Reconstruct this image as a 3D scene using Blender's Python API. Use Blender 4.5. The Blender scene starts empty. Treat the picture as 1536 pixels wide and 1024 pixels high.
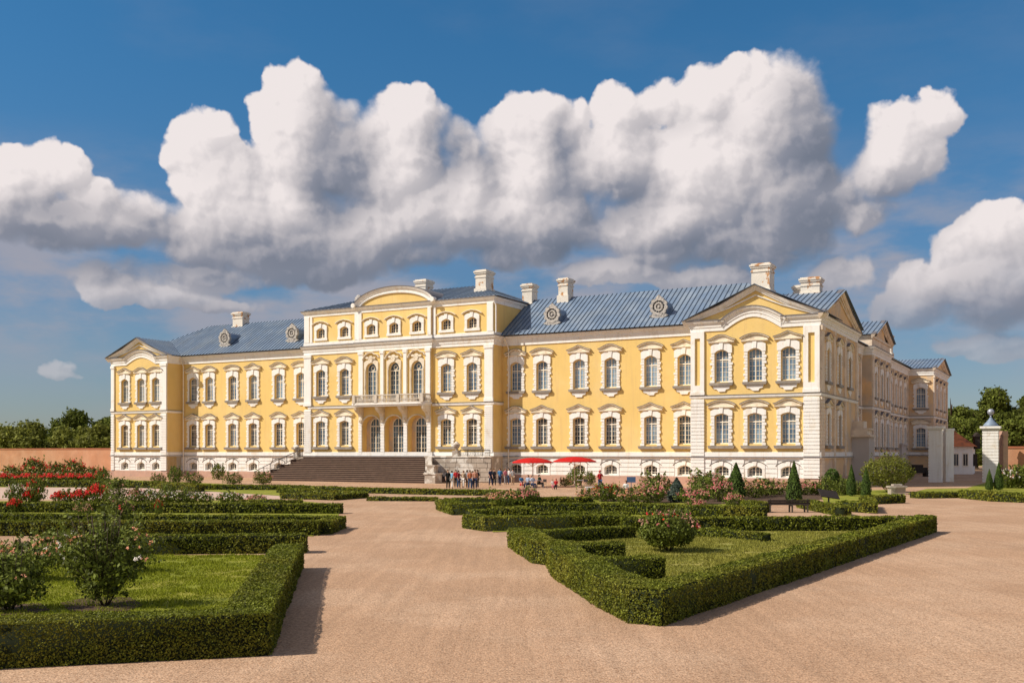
import bpy, bmesh, math, random
import numpy as np
from mathutils import Vector, noise as mnoise
random.seed(7); np.random.seed(7)
R=math.radians; PI=math.pi
sc=bpy.context.scene
COL=sc.collection
# ------------------------------------------------------------------ surveyed frame
F=1542.; HZ=678.; EYE=3.49                       # focal length in photo pixels, eye height above the garden
PC=(30.44,101.6); PL=(-58.56,150.5)              # right and left front corners of the palace on the ground
_d=math.hypot(PC[0]-PL[0],PC[1]-PL[1]); ux,uy=(PC[0]-PL[0])/_d,(PC[1]-PL[1])/_d
PANG=math.atan2(uy,ux)
def G(px,py,z=0.0):
    "point of the garden whose height is z, surveyed from the photograph"
    y=(EYE-z)*F/(py-HZ); return ((px-768.)/F*y,y)
def AT(px,dep): return ((px-768.)/F*dep,dep)
# ------------------------------------------------------------------ object helpers
def tag(o,label=None,cat=None,group=None,kind=None):
    if label: o['label']=label
    if cat: o['category']=cat
    if group: o['group']=group
    if kind: o['kind']=kind
    return o
def empty(name,loc=(0,0,0),rz=0,label=None,cat=None,group=None):
    o=bpy.data.objects.new(name,None); COL.objects.link(o); o.location=loc; o.rotation_euler=(0,0,rz)
    o.empty_display_size=.3
    return tag(o,label,cat,group)
class MB:
    def __init__(s,T=None): s.v=[]; s.f=[]; s.m=[]; s.T=T; s.mi=0
    def P(s,p):
        s.v.append(s.T(*p) if s.T else tuple(p)); return len(s.v)-1
    def poly(s,pts): s.f.append([s.P(p) for p in pts]); s.m.append(s.mi)
    def box(s,a0,a1,b0,b1,z0,z1):
        i=[s.P(p) for p in ((a0,b0,z0),(a1,b0,z0),(a1,b1,z0),(a0,b1,z0),(a0,b0,z1),(a1,b0,z1),(a1,b1,z1),(a0,b1,z1))]
        for q in ((0,3,2,1),(4,5,6,7),(0,1,5,4),(1,2,6,5),(2,3,7,6),(3,0,4,7)): s.f.append([i[k] for k in q]); s.m.append(s.mi)
    def prism(s,pts,d0,d1):
        "pts in the (a,z) plane, solid between depths d0 and d1"
        n=len(pts); A=[s.P((a,d0,z)) for a,z in pts]; B=[s.P((a,d1,z)) for a,z in pts]
        s.f.append(A[::-1]); s.f.append(B); s.m+= [s.mi]*2
        for k in range(n): s.f.append([A[k],A[(k+1)%n],B[(k+1)%n],B[k]]); s.m.append(s.mi)
    def slab(s,pts,z0,z1):
        "pts in the (a,b) plan, solid between z0 and z1"
        n=len(pts); A=[s.P((a,b,z0)) for a,b in pts]; B=[s.P((a,b,z1)) for a,b in pts]
        s.f.append(A[::-1]); s.f.append(B); s.m+=[s.mi]*2
        for k in range(n): s.f.append([A[k],A[(k+1)%n],B[(k+1)%n],B[k]]); s.m.append(s.mi)
    def lathe(s,cx,cy,prof,n=16,caps=True):
        rings=[[s.P((cx+r*math.cos(2*PI*k/n),cy+r*math.sin(2*PI*k/n),z)) for k in range(n)] for r,z in prof]
        for A,B in zip(rings,rings[1:]):
            for k in range(n): s.f.append([A[k],A[(k+1)%n],B[(k+1)%n],B[k]]); s.m.append(s.mi)
        if caps: s.f.append(rings[0][::-1]); s.f.append(rings[-1]); s.m+=[s.mi]*2
    def tube(s,pts,rad,n=6):
        rings=[]
        for k,p in enumerate(pts):
            p=Vector(p); a=Vector(pts[max(k-1,0)]); b=Vector(pts[min(k+1,len(pts)-1)]); t=(b-a).normalized()
            r=rad[k] if isinstance(rad,(list,tuple)) else rad
            up=Vector((0,0,1)) if abs(t.z)<.9 else Vector((1,0,0))
            e=t.cross(up).normalized(); g=t.cross(e)
            rings.append([s.P(tuple(p+r*(math.cos(2*PI*j/n)*e+math.sin(2*PI*j/n)*g))) for j in range(n)])
        for A,B in zip(rings,rings[1:]):
            for k in range(n): s.f.append([A[k],A[(k+1)%n],B[(k+1)%n],B[k]]); s.m.append(s.mi)
        s.f.append(rings[0][::-1]); s.f.append(rings[-1]); s.m+=[s.mi]*2
    def sweep(s,path,prof,cap=True):
        "moulding along a plan path; prof = (outward, z); outward is the right hand side"
        n=len(path); offs=[]
        for k in range(n):
            N=[]
            if k>0: dx,dy=path[k][0]-path[k-1][0],path[k][1]-path[k-1][1]; l=math.hypot(dx,dy); N.append((dy/l,-dx/l))
            if k<n-1: dx,dy=path[k+1][0]-path[k][0],path[k+1][1]-path[k][1]; l=math.hypot(dx,dy); N.append((dy/l,-dx/l))
            if len(N)==1: offs.append(N[0])
            else:
                mx,my=N[0][0]+N[1][0],N[0][1]+N[1][1]; q=1+N[0][0]*N[1][0]+N[0][1]*N[1][1]; offs.append((mx/q,my/q))
        rings=[[s.P((p[0]+o[0]*d,p[1]+o[1]*d,z)) for d,z in prof] for p,o in zip(path,offs)]
        for A,B in zip(rings,rings[1:]):
            for k in range(len(prof)-1): s.f.append([A[k],B[k],B[k+1],A[k+1]]); s.m.append(s.mi)
        if cap:
            s.f.append(rings[0]); s.f.append(rings[-1][::-1]); s.m+=[s.mi]*2
    def rake(s,path,prof,cap=True):
        "moulding along an (a,z) path; prof=(offset to the upper side, depth outward)"
        n=len(path); offs=[]
        for k in range(n):
            N=[]
            if k>0: dx,dy=path[k][0]-path[k-1][0],path[k][1]-path[k-1][1]; l=math.hypot(dx,dy); N.append((-dy/l,dx/l))
            if k<n-1: dx,dy=path[k+1][0]-path[k][0],path[k+1][1]-path[k][1]; l=math.hypot(dx,dy); N.append((-dy/l,dx/l))
            if len(N)==1: offs.append(N[0])
            else:
                mx,my=N[0][0]+N[1][0],N[0][1]+N[1][1]; q=1+N[0][0]*N[1][0]+N[0][1]*N[1][1]; offs.append((mx/q,my/q))
        rings=[[s.P((p[0]+o[0]*h,d,p[1]+o[1]*h)) for h,d in prof] for p,o in zip(path,offs)]
        for A,B in zip(rings,rings[1:]):
            for k in range(len(prof)): j=(k+1)%len(prof); s.f.append([A[k],B[k],B[j],A[j]]); s.m.append(s.mi)
        if cap: s.f.append(rings[0]); s.f.append(rings[-1][::-1]); s.m+=[s.mi]*2
    def mesh(s,name,mats,smooth=False):
        me=bpy.data.meshes.new(name); me.from_pydata(s.v,[],s.f)
        mats=mats if isinstance(mats,(list,tuple)) else [mats]
        for m in mats: me.materials.append(m)
        if len(mats)>1: me.polygons.foreach_set('material_index',s.m)
        bm=bmesh.new(); bm.from_mesh(me); bmesh.ops.recalc_face_normals(bm,faces=bm.faces); bm.to_mesh(me); bm.free()
        if smooth: me.polygons.foreach_set('use_smooth',[True]*len(me.polygons))
        me.update(); return me
    def build(s,name,mats,parent=None,smooth=False,loc=None):
        o=bpy.data.objects.new(name,s.mesh(name,mats,smooth)); COL.objects.link(o)
        if parent: o.parent=parent
        if loc: o.location=loc
        return o
def inst(name,me,parent=None,loc=(0,0,0),rz=0,scale=None):
    o=bpy.data.objects.new(name,me); COL.objects.link(o); o.parent=parent; o.location=loc; o.rotation_euler=(0,0,rz)
    if scale: o.scale=scale
    return o
def np_mesh(name,V,Fq,mats,smooth=False,midx=None):
    "fast mesh of quads from numpy arrays"
    me=bpy.data.meshes.new(name); nv=len(V); nf=len(Fq); k=Fq.shape[1]
    me.vertices.add(nv); me.vertices.foreach_set('co',V.astype(np.float32).ravel())
    me.loops.add(nf*k); me.loops.foreach_set('vertex_index',Fq.astype(np.int32).ravel())
    me.polygons.add(nf); me.polygons.foreach_set('loop_start',np.arange(0,nf*k,k,dtype=np.int32)); 
    mats=mats if isinstance(mats,(list,tuple)) else [mats]
    for m in mats: me.materials.append(m)
    if midx is not None: me.polygons.foreach_set('material_index',midx.astype(np.int32))
    if smooth: me.polygons.foreach_set('use_smooth',[True]*nf)
    me.update(calc_edges=True); me.validate(); return me
# ------------------------------------------------------------------ materials
def lin(c): return tuple(((x/255.)/12.92 if x/255.<=.04045 else ((x/255.+.055)/1.055)**2.4) for x in c)
def mat(name,base,rough=.8,var=.0,scale=2.,col2=None,mixscale=.6,mixlo=.5,mixhi=.7,bump=0.,bscale=20.,metal=0.,spec=.3,island=0.,col3=None,c3=(.6,.66),c3scale=6.,transl=0.,bdist=.05,streak=None):
    m=bpy.data.materials.new(name); m.use_nodes=True; nt=m.node_tree; N=nt.nodes; Lk=nt.links
    b=N['Principled BSDF']; b.inputs['Roughness'].default_value=rough; b.inputs['Metallic'].default_value=metal
    b.inputs['Specular IOR Level'].default_value=spec
    tc=N.new('ShaderNodeNewGeometry'); out=None
    rgb=N.new('ShaderNodeRGB'); rgb.outputs[0].default_value=(*base,1); out=rgb.outputs[0]
    def noise(sc_,det=5,rgh=.6):
        n=N.new('ShaderNodeTexNoise'); n.inputs['Scale'].default_value=sc_; n.inputs['Detail'].default_value=det; n.inputs['Roughness'].default_value=rgh
        Lk.new(tc.outputs['Position'],n.inputs['Vector']); return n.outputs['Fac']
    def ramp(f,lo,hi):
        r=N.new('ShaderNodeMapRange'); r.inputs[1].default_value=lo; r.inputs[2].default_value=hi; r.interpolation_type='SMOOTHSTEP'
        Lk.new(f,r.inputs[0]); return r.outputs[0]
    def mix(f,a,bc):
        x=N.new('ShaderNodeMix'); x.data_type='RGBA'; Lk.new(f,x.inputs[0]); Lk.new(a,x.inputs[6])
        if isinstance(bc,tuple): x.inputs[7].default_value=(*bc,1)
        else: Lk.new(bc,x.inputs[7])
        return x.outputs[2]
    if col2: out=mix(ramp(noise(mixscale),mixlo,mixhi),out,col2)
    if col3: out=mix(ramp(noise(c3scale,8,.7),*c3),out,col3)
    if streak:
        vm=N.new('ShaderNodeVectorMath'); vm.operation='MULTIPLY'; vm.inputs[1].default_value=(2.6,2.6,.16); Lk.new(tc.outputs['Position'],vm.inputs[0])
        n_=N.new('ShaderNodeTexNoise'); n_.inputs['Scale'].default_value=1.0; n_.inputs['Detail'].default_value=7; n_.inputs['Roughness'].default_value=.7; Lk.new(vm.outputs[0],n_.inputs['Vector'])
        rm=N.new('ShaderNodeMapRange'); rm.inputs[1].default_value=.52; rm.inputs[2].default_value=.78; rm.inputs[4].default_value=streak[3]; Lk.new(n_.outputs['Fac'],rm.inputs[0]); out=mix(rm.outputs[0],out,tuple(streak[:3]))
    def vary(fac,amt,o):
        mr=N.new('ShaderNodeMapRange'); Lk.new(fac,mr.inputs[0]); mr.inputs[1].default_value=.25 if amt>=0 else 0; mr.inputs[2].default_value=.75 if amt>=0 else 1
        a=abs(amt); mr.inputs[3].default_value=1-a; mr.inputs[4].default_value=1+a
        v=N.new('ShaderNodeVectorMath'); v.operation='SCALE'; Lk.new(o,v.inputs[0]); Lk.new(mr.outputs[0],v.inputs['Scale']); return v.outputs[0]
    if var: out=vary(noise(scale),var,out)
    if island:
        g=N.new('ShaderNodeNewGeometry'); out=vary(g.outputs['Random Per Island'],-island,out)
    Lk.new(out,b.inputs['Base Color'])
    if bump:
        bp=N.new('ShaderNodeBump'); bp.inputs['Strength'].default_value=bump; bp.inputs['Distance'].default_value=bdist
        Lk.new(noise(bscale,6,.65),bp.inputs['Height']); Lk.new(bp.outputs[0],b.inputs['Normal'])
    if transl:
        t=N.new('ShaderNodeBsdfTranslucent'); Lk.new(out,t.inputs['Color']); mx=N.new('ShaderNodeMixShader'); mx.inputs[0].default_value=transl
        Lk.new(b.outputs[0],mx.inputs[1]); Lk.new(t.outputs[0],mx.inputs[2]); Lk.new(mx.outputs[0],N['Material Output'].inputs['Surface'])
    return m
M={}
M['yellow']=mat('yellow plaster',(.81,.575,.205),.9,.05,.35,col2=(.84,.62,.265),mixscale=.25,mixlo=.4,mixhi=.75,bump=.3,bscale=3,col3=(.80,.53,.20),c3=(.64,.78),c3scale=1.6,streak=(.62,.42,.20,.55))
M['ochre']=mat('shade toned ochre plaster',(.78,.54,.30),.9,.12,.5,col2=(.62,.50,.38),mixscale=.35,mixlo=.45,mixhi=.6,col3=(.5,.40,.3),c3=(.6,.7),c3scale=1.2,bump=.3,bscale=3)  # yellow wall browned to its tone on the shaded side, with random blotches
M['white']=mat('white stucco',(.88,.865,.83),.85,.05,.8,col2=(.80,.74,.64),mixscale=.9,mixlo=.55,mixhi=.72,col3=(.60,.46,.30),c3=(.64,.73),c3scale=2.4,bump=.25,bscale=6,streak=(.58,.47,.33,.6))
M['trim']=mat('weathered cream stucco',(.82,.73,.58),.85,.10,1.2,col2=(.62,.52,.38),mixscale=1.6,mixlo=.5,mixhi=.7,col3=(.36,.28,.2),c3=(.64,.72),c3scale=5,bump=.4,bscale=9)
M['sidetrim']=mat('shade toned stained stucco',(.80,.68,.54),.9,.14,.9,col2=(.70,.57,.44),mixscale=.7,mixlo=.45,mixhi=.6,col3=(.34,.25,.17),c3=(.6,.7),c3scale=2.5,bump=.4,bscale=6)  # white stucco browned to the tone of the shaded side, plus random stains
M['groove']=mat('stucco joint',(.60,.50,.36),.9,.12,1)
M['sill']=mat('grey sill metal',(.26,.23,.20),.6,.15,3,col2=(.36,.31,.25))
M['lead']=mat('dark lead flashing',(.17,.16,.17),.6,.15,2)
M['plinth']=mat('pink granite plinth',(.52,.33,.25),.85,.12,1.3,col2=(.42,.29,.23),mixscale=2,bump=.3,bscale=8)
M['roof']=mat('blue grey sheet metal',(.165,.235,.34),.5,.20,.5,col2=(.235,.295,.37),mixscale=.35,mixlo=.4,mixhi=.65,metal=.15,spec=.5,bump=.25,bscale=1.4)
M['seam']=mat('shade toned roof seams',(.09,.125,.18),.5,.1,1)  # seams darkened in colour to stand in for the shadows they cast
M['chim']=mat('flaking chimney render',(.76,.71,.62),.9,.1,1.5,col2=(.52,.28,.13),mixscale=1.1,mixlo=.56,mixhi=.62,col3=(.32,.29,.26),c3=(.58,.7),c3scale=3,bump=.5,bscale=5)
M['frame']=mat('cream window frame',(.86,.78,.64),.6,.08,3)
M['ring']=mat('grey carved stone',(.50,.47,.43),.85,.25,3,col2=(.25,.24,.24),mixscale=4,mixlo=.5,mixhi=.6,bump=.5,bscale=9)
M['step']=mat('dark brown granite steps',(.07,.042,.032),.85,.2,1.5,col2=(.10,.062,.045),mixscale=1.2,bump=.2,bscale=6)
M['tread']=mat('lit toned stone nosing',(.24,.165,.12),.85,.2,1.5)  # lit treads and dark risers are put into the two stone colours
M['stone']=mat('grey weathered stone block',(.40,.34,.28),.9,.2,1.2,col2=(.66,.62,.56),mixscale=.7,mixlo=.48,mixhi=.56,col3=(.16,.14,.12),c3=(.6,.68),c3scale=1.8,bump=.5,bscale=5)
M['iron']=mat('wrought iron',(.10,.085,.07),.6,.2,5)
M['balus']=mat('worn stone balusters',(.62,.56,.48),.85,.15,4)
M['brick']=mat('old red brick wall',(.50,.245,.135),.92,.12,.4,col2=(.55,.30,.18),mixscale=.3,mixlo=.4,mixhi=.65,col3=(.46,.25,.16),c3=(.58,.7),c3scale=2.5,bump=.5,bscale=9)
M['capbrick']=mat('brick coping',(.40,.15,.08),.9,.15,1)
M['tile']=mat('red clay roof tiles',(.62,.20,.08),.85,.25,1.5,col2=(.30,.11,.06),mixscale=1,bump=.6,bscale=7)
M['greypanel']=mat('grey boarded gateway',(.52,.47,.43),.85,.06,.7)
M['bark']=mat('bark',(.09,.065,.045),.95,.3,5,bump=.6,bscale=15)
M['dark']=mat('dark weathered wood',(.035,.027,.022),.7,.3,6)
M['soil']=mat('dark garden soil',(.085,.05,.03),.95,.3,5,bump=.6,bscale=25)
M['red']=mat('red canvas',(.62,.012,.008),.75,.08,1.2,transl=.15)
M['metal']=mat('light metal',(.40,.42,.48),.5,.05,3,metal=.5)
M['skin']=mat('skin',(.55,.33,.23),.6,.03,6)
def gravel_mat():
    m=mat('pink gravel',(.47,.30,.19),.95,.08,.22,col2=(.53,.355,.235),mixscale=.16,mixlo=.45,mixhi=.60,col3=(.32,.18,.105),c3=(.50,.62),c3scale=14)
    nt=m.node_tree; N=nt.nodes; L=nt.links; b=N['Principled BSDF']; b.inputs['Specular IOR Level'].default_value=.15
    tc=N.new('ShaderNodeTexCoord'); src=b.inputs['Base Color'].links[0].from_socket
    v=N.new('ShaderNodeTexVoronoi'); v.inputs['Scale'].default_value=26; L.new(tc.outputs['Object'],v.inputs['Vector'])
    sep=N.new('ShaderNodeSeparateColor'); L.new(v.outputs['Color'],sep.inputs[0])
    mr=N.new('ShaderNodeMapRange'); L.new(sep.outputs[0],mr.inputs[0]); mr.inputs[3].default_value=.80; mr.inputs[4].default_value=1.18
    s=N.new('ShaderNodeVectorMath'); s.operation='SCALE'; L.new(src,s.inputs[0]); L.new(mr.outputs[0],s.inputs['Scale'])
    # sparse green-brown tufts and raked streaks
    n=N.new('ShaderNodeTexNoise'); n.inputs['Scale'].default_value=.55; n.inputs['Detail'].default_value=9; n.inputs['Roughness'].default_value=.75; L.new(tc.outputs['Object'],n.inputs['Vector'])
    r=N.new('ShaderNodeMapRange'); r.inputs[1].default_value=.56; r.inputs[2].default_value=.74; r.inputs[4].default_value=.5; L.new(n.outputs['Fac'],r.inputs[0])
    x=N.new('ShaderNodeMix'); x.data_type='RGBA'; L.new(r.outputs[0],x.inputs[0]); L.new(s.outputs[0],x.inputs[6]); x.inputs[7].default_value=(.33,.20,.12,1); L.new(x.outputs[2],b.inputs['Base Color'])
    vm=N.new('ShaderNodeVectorMath'); vm.operation='MULTIPLY'; vm.inputs[1].default_value=(3.2,.16,1); L.new(tc.outputs['Object'],vm.inputs[0])
    ns=N.new('ShaderNodeTexNoise'); ns.inputs['Scale'].default_value=1; ns.inputs['Detail'].default_value=5; ns.inputs['Distortion'].default_value=.6; L.new(vm.outputs[0],ns.inputs['Vector'])
    ms_=N.new('ShaderNodeMapRange'); ms_.inputs[1].default_value=.35; ms_.inputs[2].default_value=.65; ms_.inputs[3].default_value=.93; ms_.inputs[4].default_value=1.06; L.new(ns.outputs['Fac'],ms_.inputs[0])
    s2_=N.new('ShaderNodeVectorMath'); s2_.operation='SCALE'; L.new(x.outputs[2],s2_.inputs[0]); L.new(ms_.outputs[0],s2_.inputs['Scale']); L.new(s2_.outputs[0],b.inputs['Base Color'])
    bp=N.new('ShaderNodeBump'); bp.inputs['Strength'].default_value=.7; bp.inputs['Distance'].default_value=.02; L.new(v.outputs['Distance'],bp.inputs['Height'])
    n2=N.new('ShaderNodeTexNoise'); n2.inputs['Scale'].default_value=2.2; n2.inputs['Detail'].default_value=8; L.new(tc.outputs['Object'],n2.inputs['Vector'])
    b2=N.new('ShaderNodeBump'); b2.inputs['Strength'].default_value=.5; b2.inputs['Distance'].default_value=.06; L.new(n2.outputs['Fac'],b2.inputs['Height']); L.new(bp.outputs[0],b2.inputs['Normal']); L.new(b2.outputs[0],b.inputs['Normal'])
    return m
M['gravel']=gravel_mat()
M['paleg']=mat('pale pink gravel walk',(.55,.39,.31),.95,.08,.5,col2=(.60,.45,.37),mixscale=.3,bump=.3,bscale=12)
M['lawn']=mat('lawn',(.23,.255,.020),.95,.25,1.8,col2=(.31,.29,.04),mixscale=.45,mixlo=.42,mixhi=.62,bump=.8,bscale=30,col3=(.13,.15,.012),c3=(.5,.62),c3scale=9)
M['lawndry']=mat('dry lawn',(.25,.25,.045),.95,.22,1.6,col2=(.38,.33,.085),mixscale=.35,mixlo=.40,mixhi=.6,bump=.8,bscale=30,col3=(.16,.18,.03),c3=(.5,.62),c3scale=7)
M['blade']=mat('grass blades',(.25,.28,.022),.8,.2,1.5,spec=.15,island=.45,transl=.35)
M['bladedry']=mat('dry grass blades',(.29,.28,.055),.8,.2,1.5,spec=.15,island=.45,transl=.35)
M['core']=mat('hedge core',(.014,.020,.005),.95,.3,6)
M['hleaf']=mat('boxwood leaves',(.155,.175,.016),.6,.22,.7,col2=(.21,.21,.024),mixscale=.5,mixlo=.45,mixhi=.65,island=.65,transl=.30,spec=.22)
M['leafa']=mat('rose leaves',(.145,.175,.028),.6,.2,2,island=.75,transl=.3,spec=.22)
M['leafb']=mat('dark tree leaves',(.125,.15,.024),.7,.25,.12,island=.55,transl=.3,spec=.15)
M['leafc']=mat('olive tree leaves',(.19,.20,.036),.7,.2,.1,island=.5,transl=.3,spec=.15)
M['thuja']=mat('thuja foliage',(.075,.125,.018),.8,.25,3,island=.4,transl=.2)
M['spruce']=mat('blue spruce foliage',(.075,.105,.080),.7,.25,3,island=.4,transl=.15)
for k,c in (('pred',(.72,.02,.02)),('ppink',(.75,.22,.24)),('ppeach',(.82,.38,.22)),('pwhite',(.85,.78,.72)),('pdusty',(.55,.28,.20)),('pmag',(.62,.05,.14))):
    M[k]=mat('petals '+k[1:],c,.6,.1,5,island=.3,transl=.25)
def glass_mat(name,c1,c2,curt):
    m=bpy.data.materials.new(name); m.use_nodes=True; nt=m.node_tree; N=nt.nodes; L=nt.links; b=N['Principled BSDF']
    tc=N.new('ShaderNodeTexCoord'); oi=N.new('ShaderNodeObjectInfo')
    ad=N.new('ShaderNodeVectorMath'); ad.operation='ADD'; L.new(tc.outputs['Object'],ad.inputs[0])
    cm=N.new('ShaderNodeVectorMath'); cm.operation='SCALE'; cm.inputs[0].default_value=(13,7,31); L.new(oi.outputs['Random'],cm.inputs['Scale']); L.new(cm.outputs[0],ad.inputs[1])
    n=N.new('ShaderNodeTexNoise'); n.inputs['Scale'].default_value=.55; n.inputs['Detail'].default_value=3; L.new(ad.outputs[0],n.inputs['Vector'])
    am_=N.new('ShaderNodeMath'); am_.operation='MULTIPLY_ADD'; L.new(oi.outputs['Random'],am_.inputs[0]); am_.inputs[1].default_value=.30; L.new(n.outputs['Fac'],am_.inputs[2])
    r=N.new('ShaderNodeMapRange'); r.inputs[1].default_value=.50; r.inputs[2].default_value=.82; L.new(am_.outputs[0],r.inputs[0])
    x=N.new('ShaderNodeMix'); x.data_type='RGBA'; L.new(r.outputs[0],x.inputs[0]); x.inputs[6].default_value=(*c1,1); x.inputs[7].default_value=(*c2,1); L.new(x.outputs[2],b.inputs['Base Color'])
    b.inputs['Roughness'].default_value=.06; b.inputs['IOR'].default_value=1.55; b.inputs['Metallic'].default_value=curt
    # old hand-made panes are slightly wavy
    n2=N.new('ShaderNodeTexNoise'); n2.inputs['Scale'].default_value=2.6; L.new(ad.outputs[0],n2.inputs['Vector'])
    bp=N.new('ShaderNodeBump'); bp.inputs['Strength'].default_value=.35; bp.inputs['Distance'].default_value=.05; L.new(n2.outputs['Fac'],bp.inputs['Height']); L.new(bp.outputs[0],b.inputs['Normal'])
    return m
M['glassu']=glass_mat('upper panes',(.09,.15,.23),(.30,.42,.54),.1)  # blue base colour stands in for the sky mirrored in the panes
M['glassl']=glass_mat('lower panes',(.025,.03,.035),(.11,.16,.21),.05)
M['glassd']=glass_mat('dark panes',(.03,.028,.026),(.09,.10,.11),.0)

# ================================================================== PALACE
LP=101.55
pal=empty('palace',(PL[0],PL[1],0),PANG,'long yellow baroque palace with white stucco trim and blue grey metal roof','palace')
YP,YC,YW=0.0,0.5,2.7        # planes of pavilions, centre block, wings
TF=lambda Y:(lambda a,d,z:(a,Y-d,z))          # front wall, d outward
TS=lambda X:(lambda a,d,z:(X+d,a,z))          # right-facing wall
def arc(hw,zt,rise,n=10,shrink=0.):
    if rise<=0: return [(-hw,zt),(hw,zt)]
    if rise>=hw*.98: return [(-hw*math.cos(PI*k/n),zt-rise+rise*math.sin(PI*k/n)) for k in range(n+1)]
    Rr=(hw*hw+rise*rise)/(2*rise); th=math.asin(hw/Rr)
    return [(Rr*math.sin(-th+2*th*k/n),zt-Rr+Rr*math.cos(-th+2*th*k/n)) for k in range(n+1)]
def wall(mb,a0,a1,z0,z1,cols,rev=.45,back=True):
    "wall sheet at d=0 with real arched openings and reveals"
    cols=sorted(cols,key=lambda c:c[0]); cur=a0
    for ac,ops in cols:
        ops=sorted([o for o in ops if o[1]<z1 and o[2]>z0],key=lambda o:o[1])
        if not ops: continue
        W=max(o[0] for o in ops); 
        mb.poly([(cur,0,z0),(ac-W,0,z0),(ac-W,0,z1),(cur,0,z1)]); cur=ac+W
        zc=z0
        for hw,zb,zt,rise in ops:
            if zb>zc: mb.poly([(ac-W,0,zc),(ac+W,0,zc),(ac+W,0,zb),(ac-W,0,zb)])
            if hw<W-1e-4:
                for s in (-1,1): mb.poly([(ac+s*W,0,zb),(ac+s*hw,0,zb),(ac+s*hw,0,zt),(ac+s*W,0,zt)])
            A=arc(hw,zt,rise)
            for p,q in zip(A,A[1:]):
                mb.poly([(ac+p[0],0,p[1]),(ac+q[0],0,q[1]),(ac+q[0],0,zt+.001),(ac+p[0],0,zt+.001)])
                mb.poly([(ac+p[0],0,p[1]),(ac+q[0],0,q[1]),(ac+q[0],-rev,q[1]),(ac+p[0],-rev,p[1])])
            for s in (-1,1): mb.poly([(ac+s*hw,0,zb),(ac+s*hw,-rev,zb),(ac+s*hw,-rev,zt-rise),(ac+s*hw,0,zt-rise)])
            mb.poly([(ac-hw,0,zb),(ac+hw,0,zb),(ac+hw,-rev,zb),(ac-hw,-rev,zb)])
            zc=zt
        if zc<z1: mb.poly([(ac-W,0,zc),(ac+W,0,zc),(ac+W,0,z1),(ac-W,0,z1)])
    mb.poly([(cur,0,z0),(a1,0,z0),(a1,0,z1),(cur,0,z1)])
def frame_of(ac,ow,zb,zt,rise,th,d0,d1,out=None):
    "closed band round an arched opening"
    inn=arc(ow,zt,rise); res=[]
    return inn
# window prototypes: built round a=0 with d outward; every one is frame + glass + surround + pediment + sill
Tw=lambda a,d,z:(a,-d,z)
UP=(.74,10.72,14.07,.33); LO=(.74,4.34,7.48,.22); BA=(.76,1.0,2.08,.30); AT_=(.68,18.14,19.42,.30); UD=(.80,10.0,14.60,.80); LD=(1.42,3.05,8.0,1.3)
def mk_frame(op,rows,cols,transom,rec=.34,circle=False,mid=.09):
    hw,zb,zt,ri=op; m=MB(Tw)
    A=arc(hw,zt,ri); Ai=arc(hw-.09,zt-.09,max(ri-.02,.05))
    for k in range(len(A)-1):
        m.prism([A[k],A[k+1],Ai[k+1],Ai[k]],-rec-.04,-rec+.05)
    for s in (-1,1): m.box(*sorted((s*hw,s*(hw-.09))),-rec-.04,-rec+.05,zb,zt-ri)
    m.box(-hw,hw,-rec-.04,-rec+.05,zb,zb+.12)
    def ztop(a): 
        if ri<=0: return zt
        for p,q in zip(A,A[1:]):
            if p[0]<=a<=q[0]: return p[1]+(q[1]-p[1])*(a-p[0])/(q[0]-p[0]+1e-9)
        return zt-ri
    m.box(-mid/2,mid/2,-rec-.03,-rec+.06,zb,(transom if circle else ztop(0)))
    if transom: m.box(-hw,hw,-rec-.035,-rec+.065,transom-.06,transom+.06)
    w=.034
    for k in range(1,cols):
        a=-hw+2*hw*k/cols
        if abs(a)<.02: continue
        m.box(a-w/2,a+w/2,-rec-.02,-rec+.03,zb,(transom if circle else ztop(a)-.02))
    top=transom if circle else zt-ri*.5
    for k in range(1,rows):
        z=zb+(top-zb)*k/rows
        if transom and abs(z-transom)<.12: continue
        m.box(-hw+.05,hw-.05,-rec-.018,-rec+.028,z-w/2,z+w/2)
    if circle:
        c=(.0,transom+.40); n=14
        for k in range(n):
            t0,t1=2*PI*k/n,2*PI*(k+1)/n
            m.prism([(c[0]+.30*math.cos(t0),c[1]+.30*math.sin(t0)),(c[0]+.30*math.cos(t1),c[1]+.30*math.sin(t1)),(c[0]+.21*math.cos(t1),c[1]+.21*math.sin(t1)),(c[0]+.21*math.cos(t0),c[1]+.21*math.sin(t0))],-rec-.03,-rec+.05)
    g=MB(Tw); pts=[(-hw,zb)]+A+[(hw,zb)] if ri>0 else [(-hw,zb),(hw,zb),(hw,zt),(-hw,zt)]
    pts=[(-hw,zb)]+[p for p in A]+[(hw,zb)]
    g.prism(pts,-rec-.012,-rec+.0)
    return m,g
def rustic_side(m,hw,ow,z0,z1,n,d,rag=0,rnd=None):
    h=(z1-z0)/n
    for s in (-1,1):
        for k in range(n):
            o=ow+(.0 if k%2 else .10)+(rnd.uniform(-rag,rag) if rnd else 0)
            m.box(*sorted((s*(hw+.002),s*o)),0,d,z0+k*h,z0+(k+1)*h-.07)
        m.box(*sorted((s*(hw+.002),s*(ow-.06))),0,d-.07,z0,z1)
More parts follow.
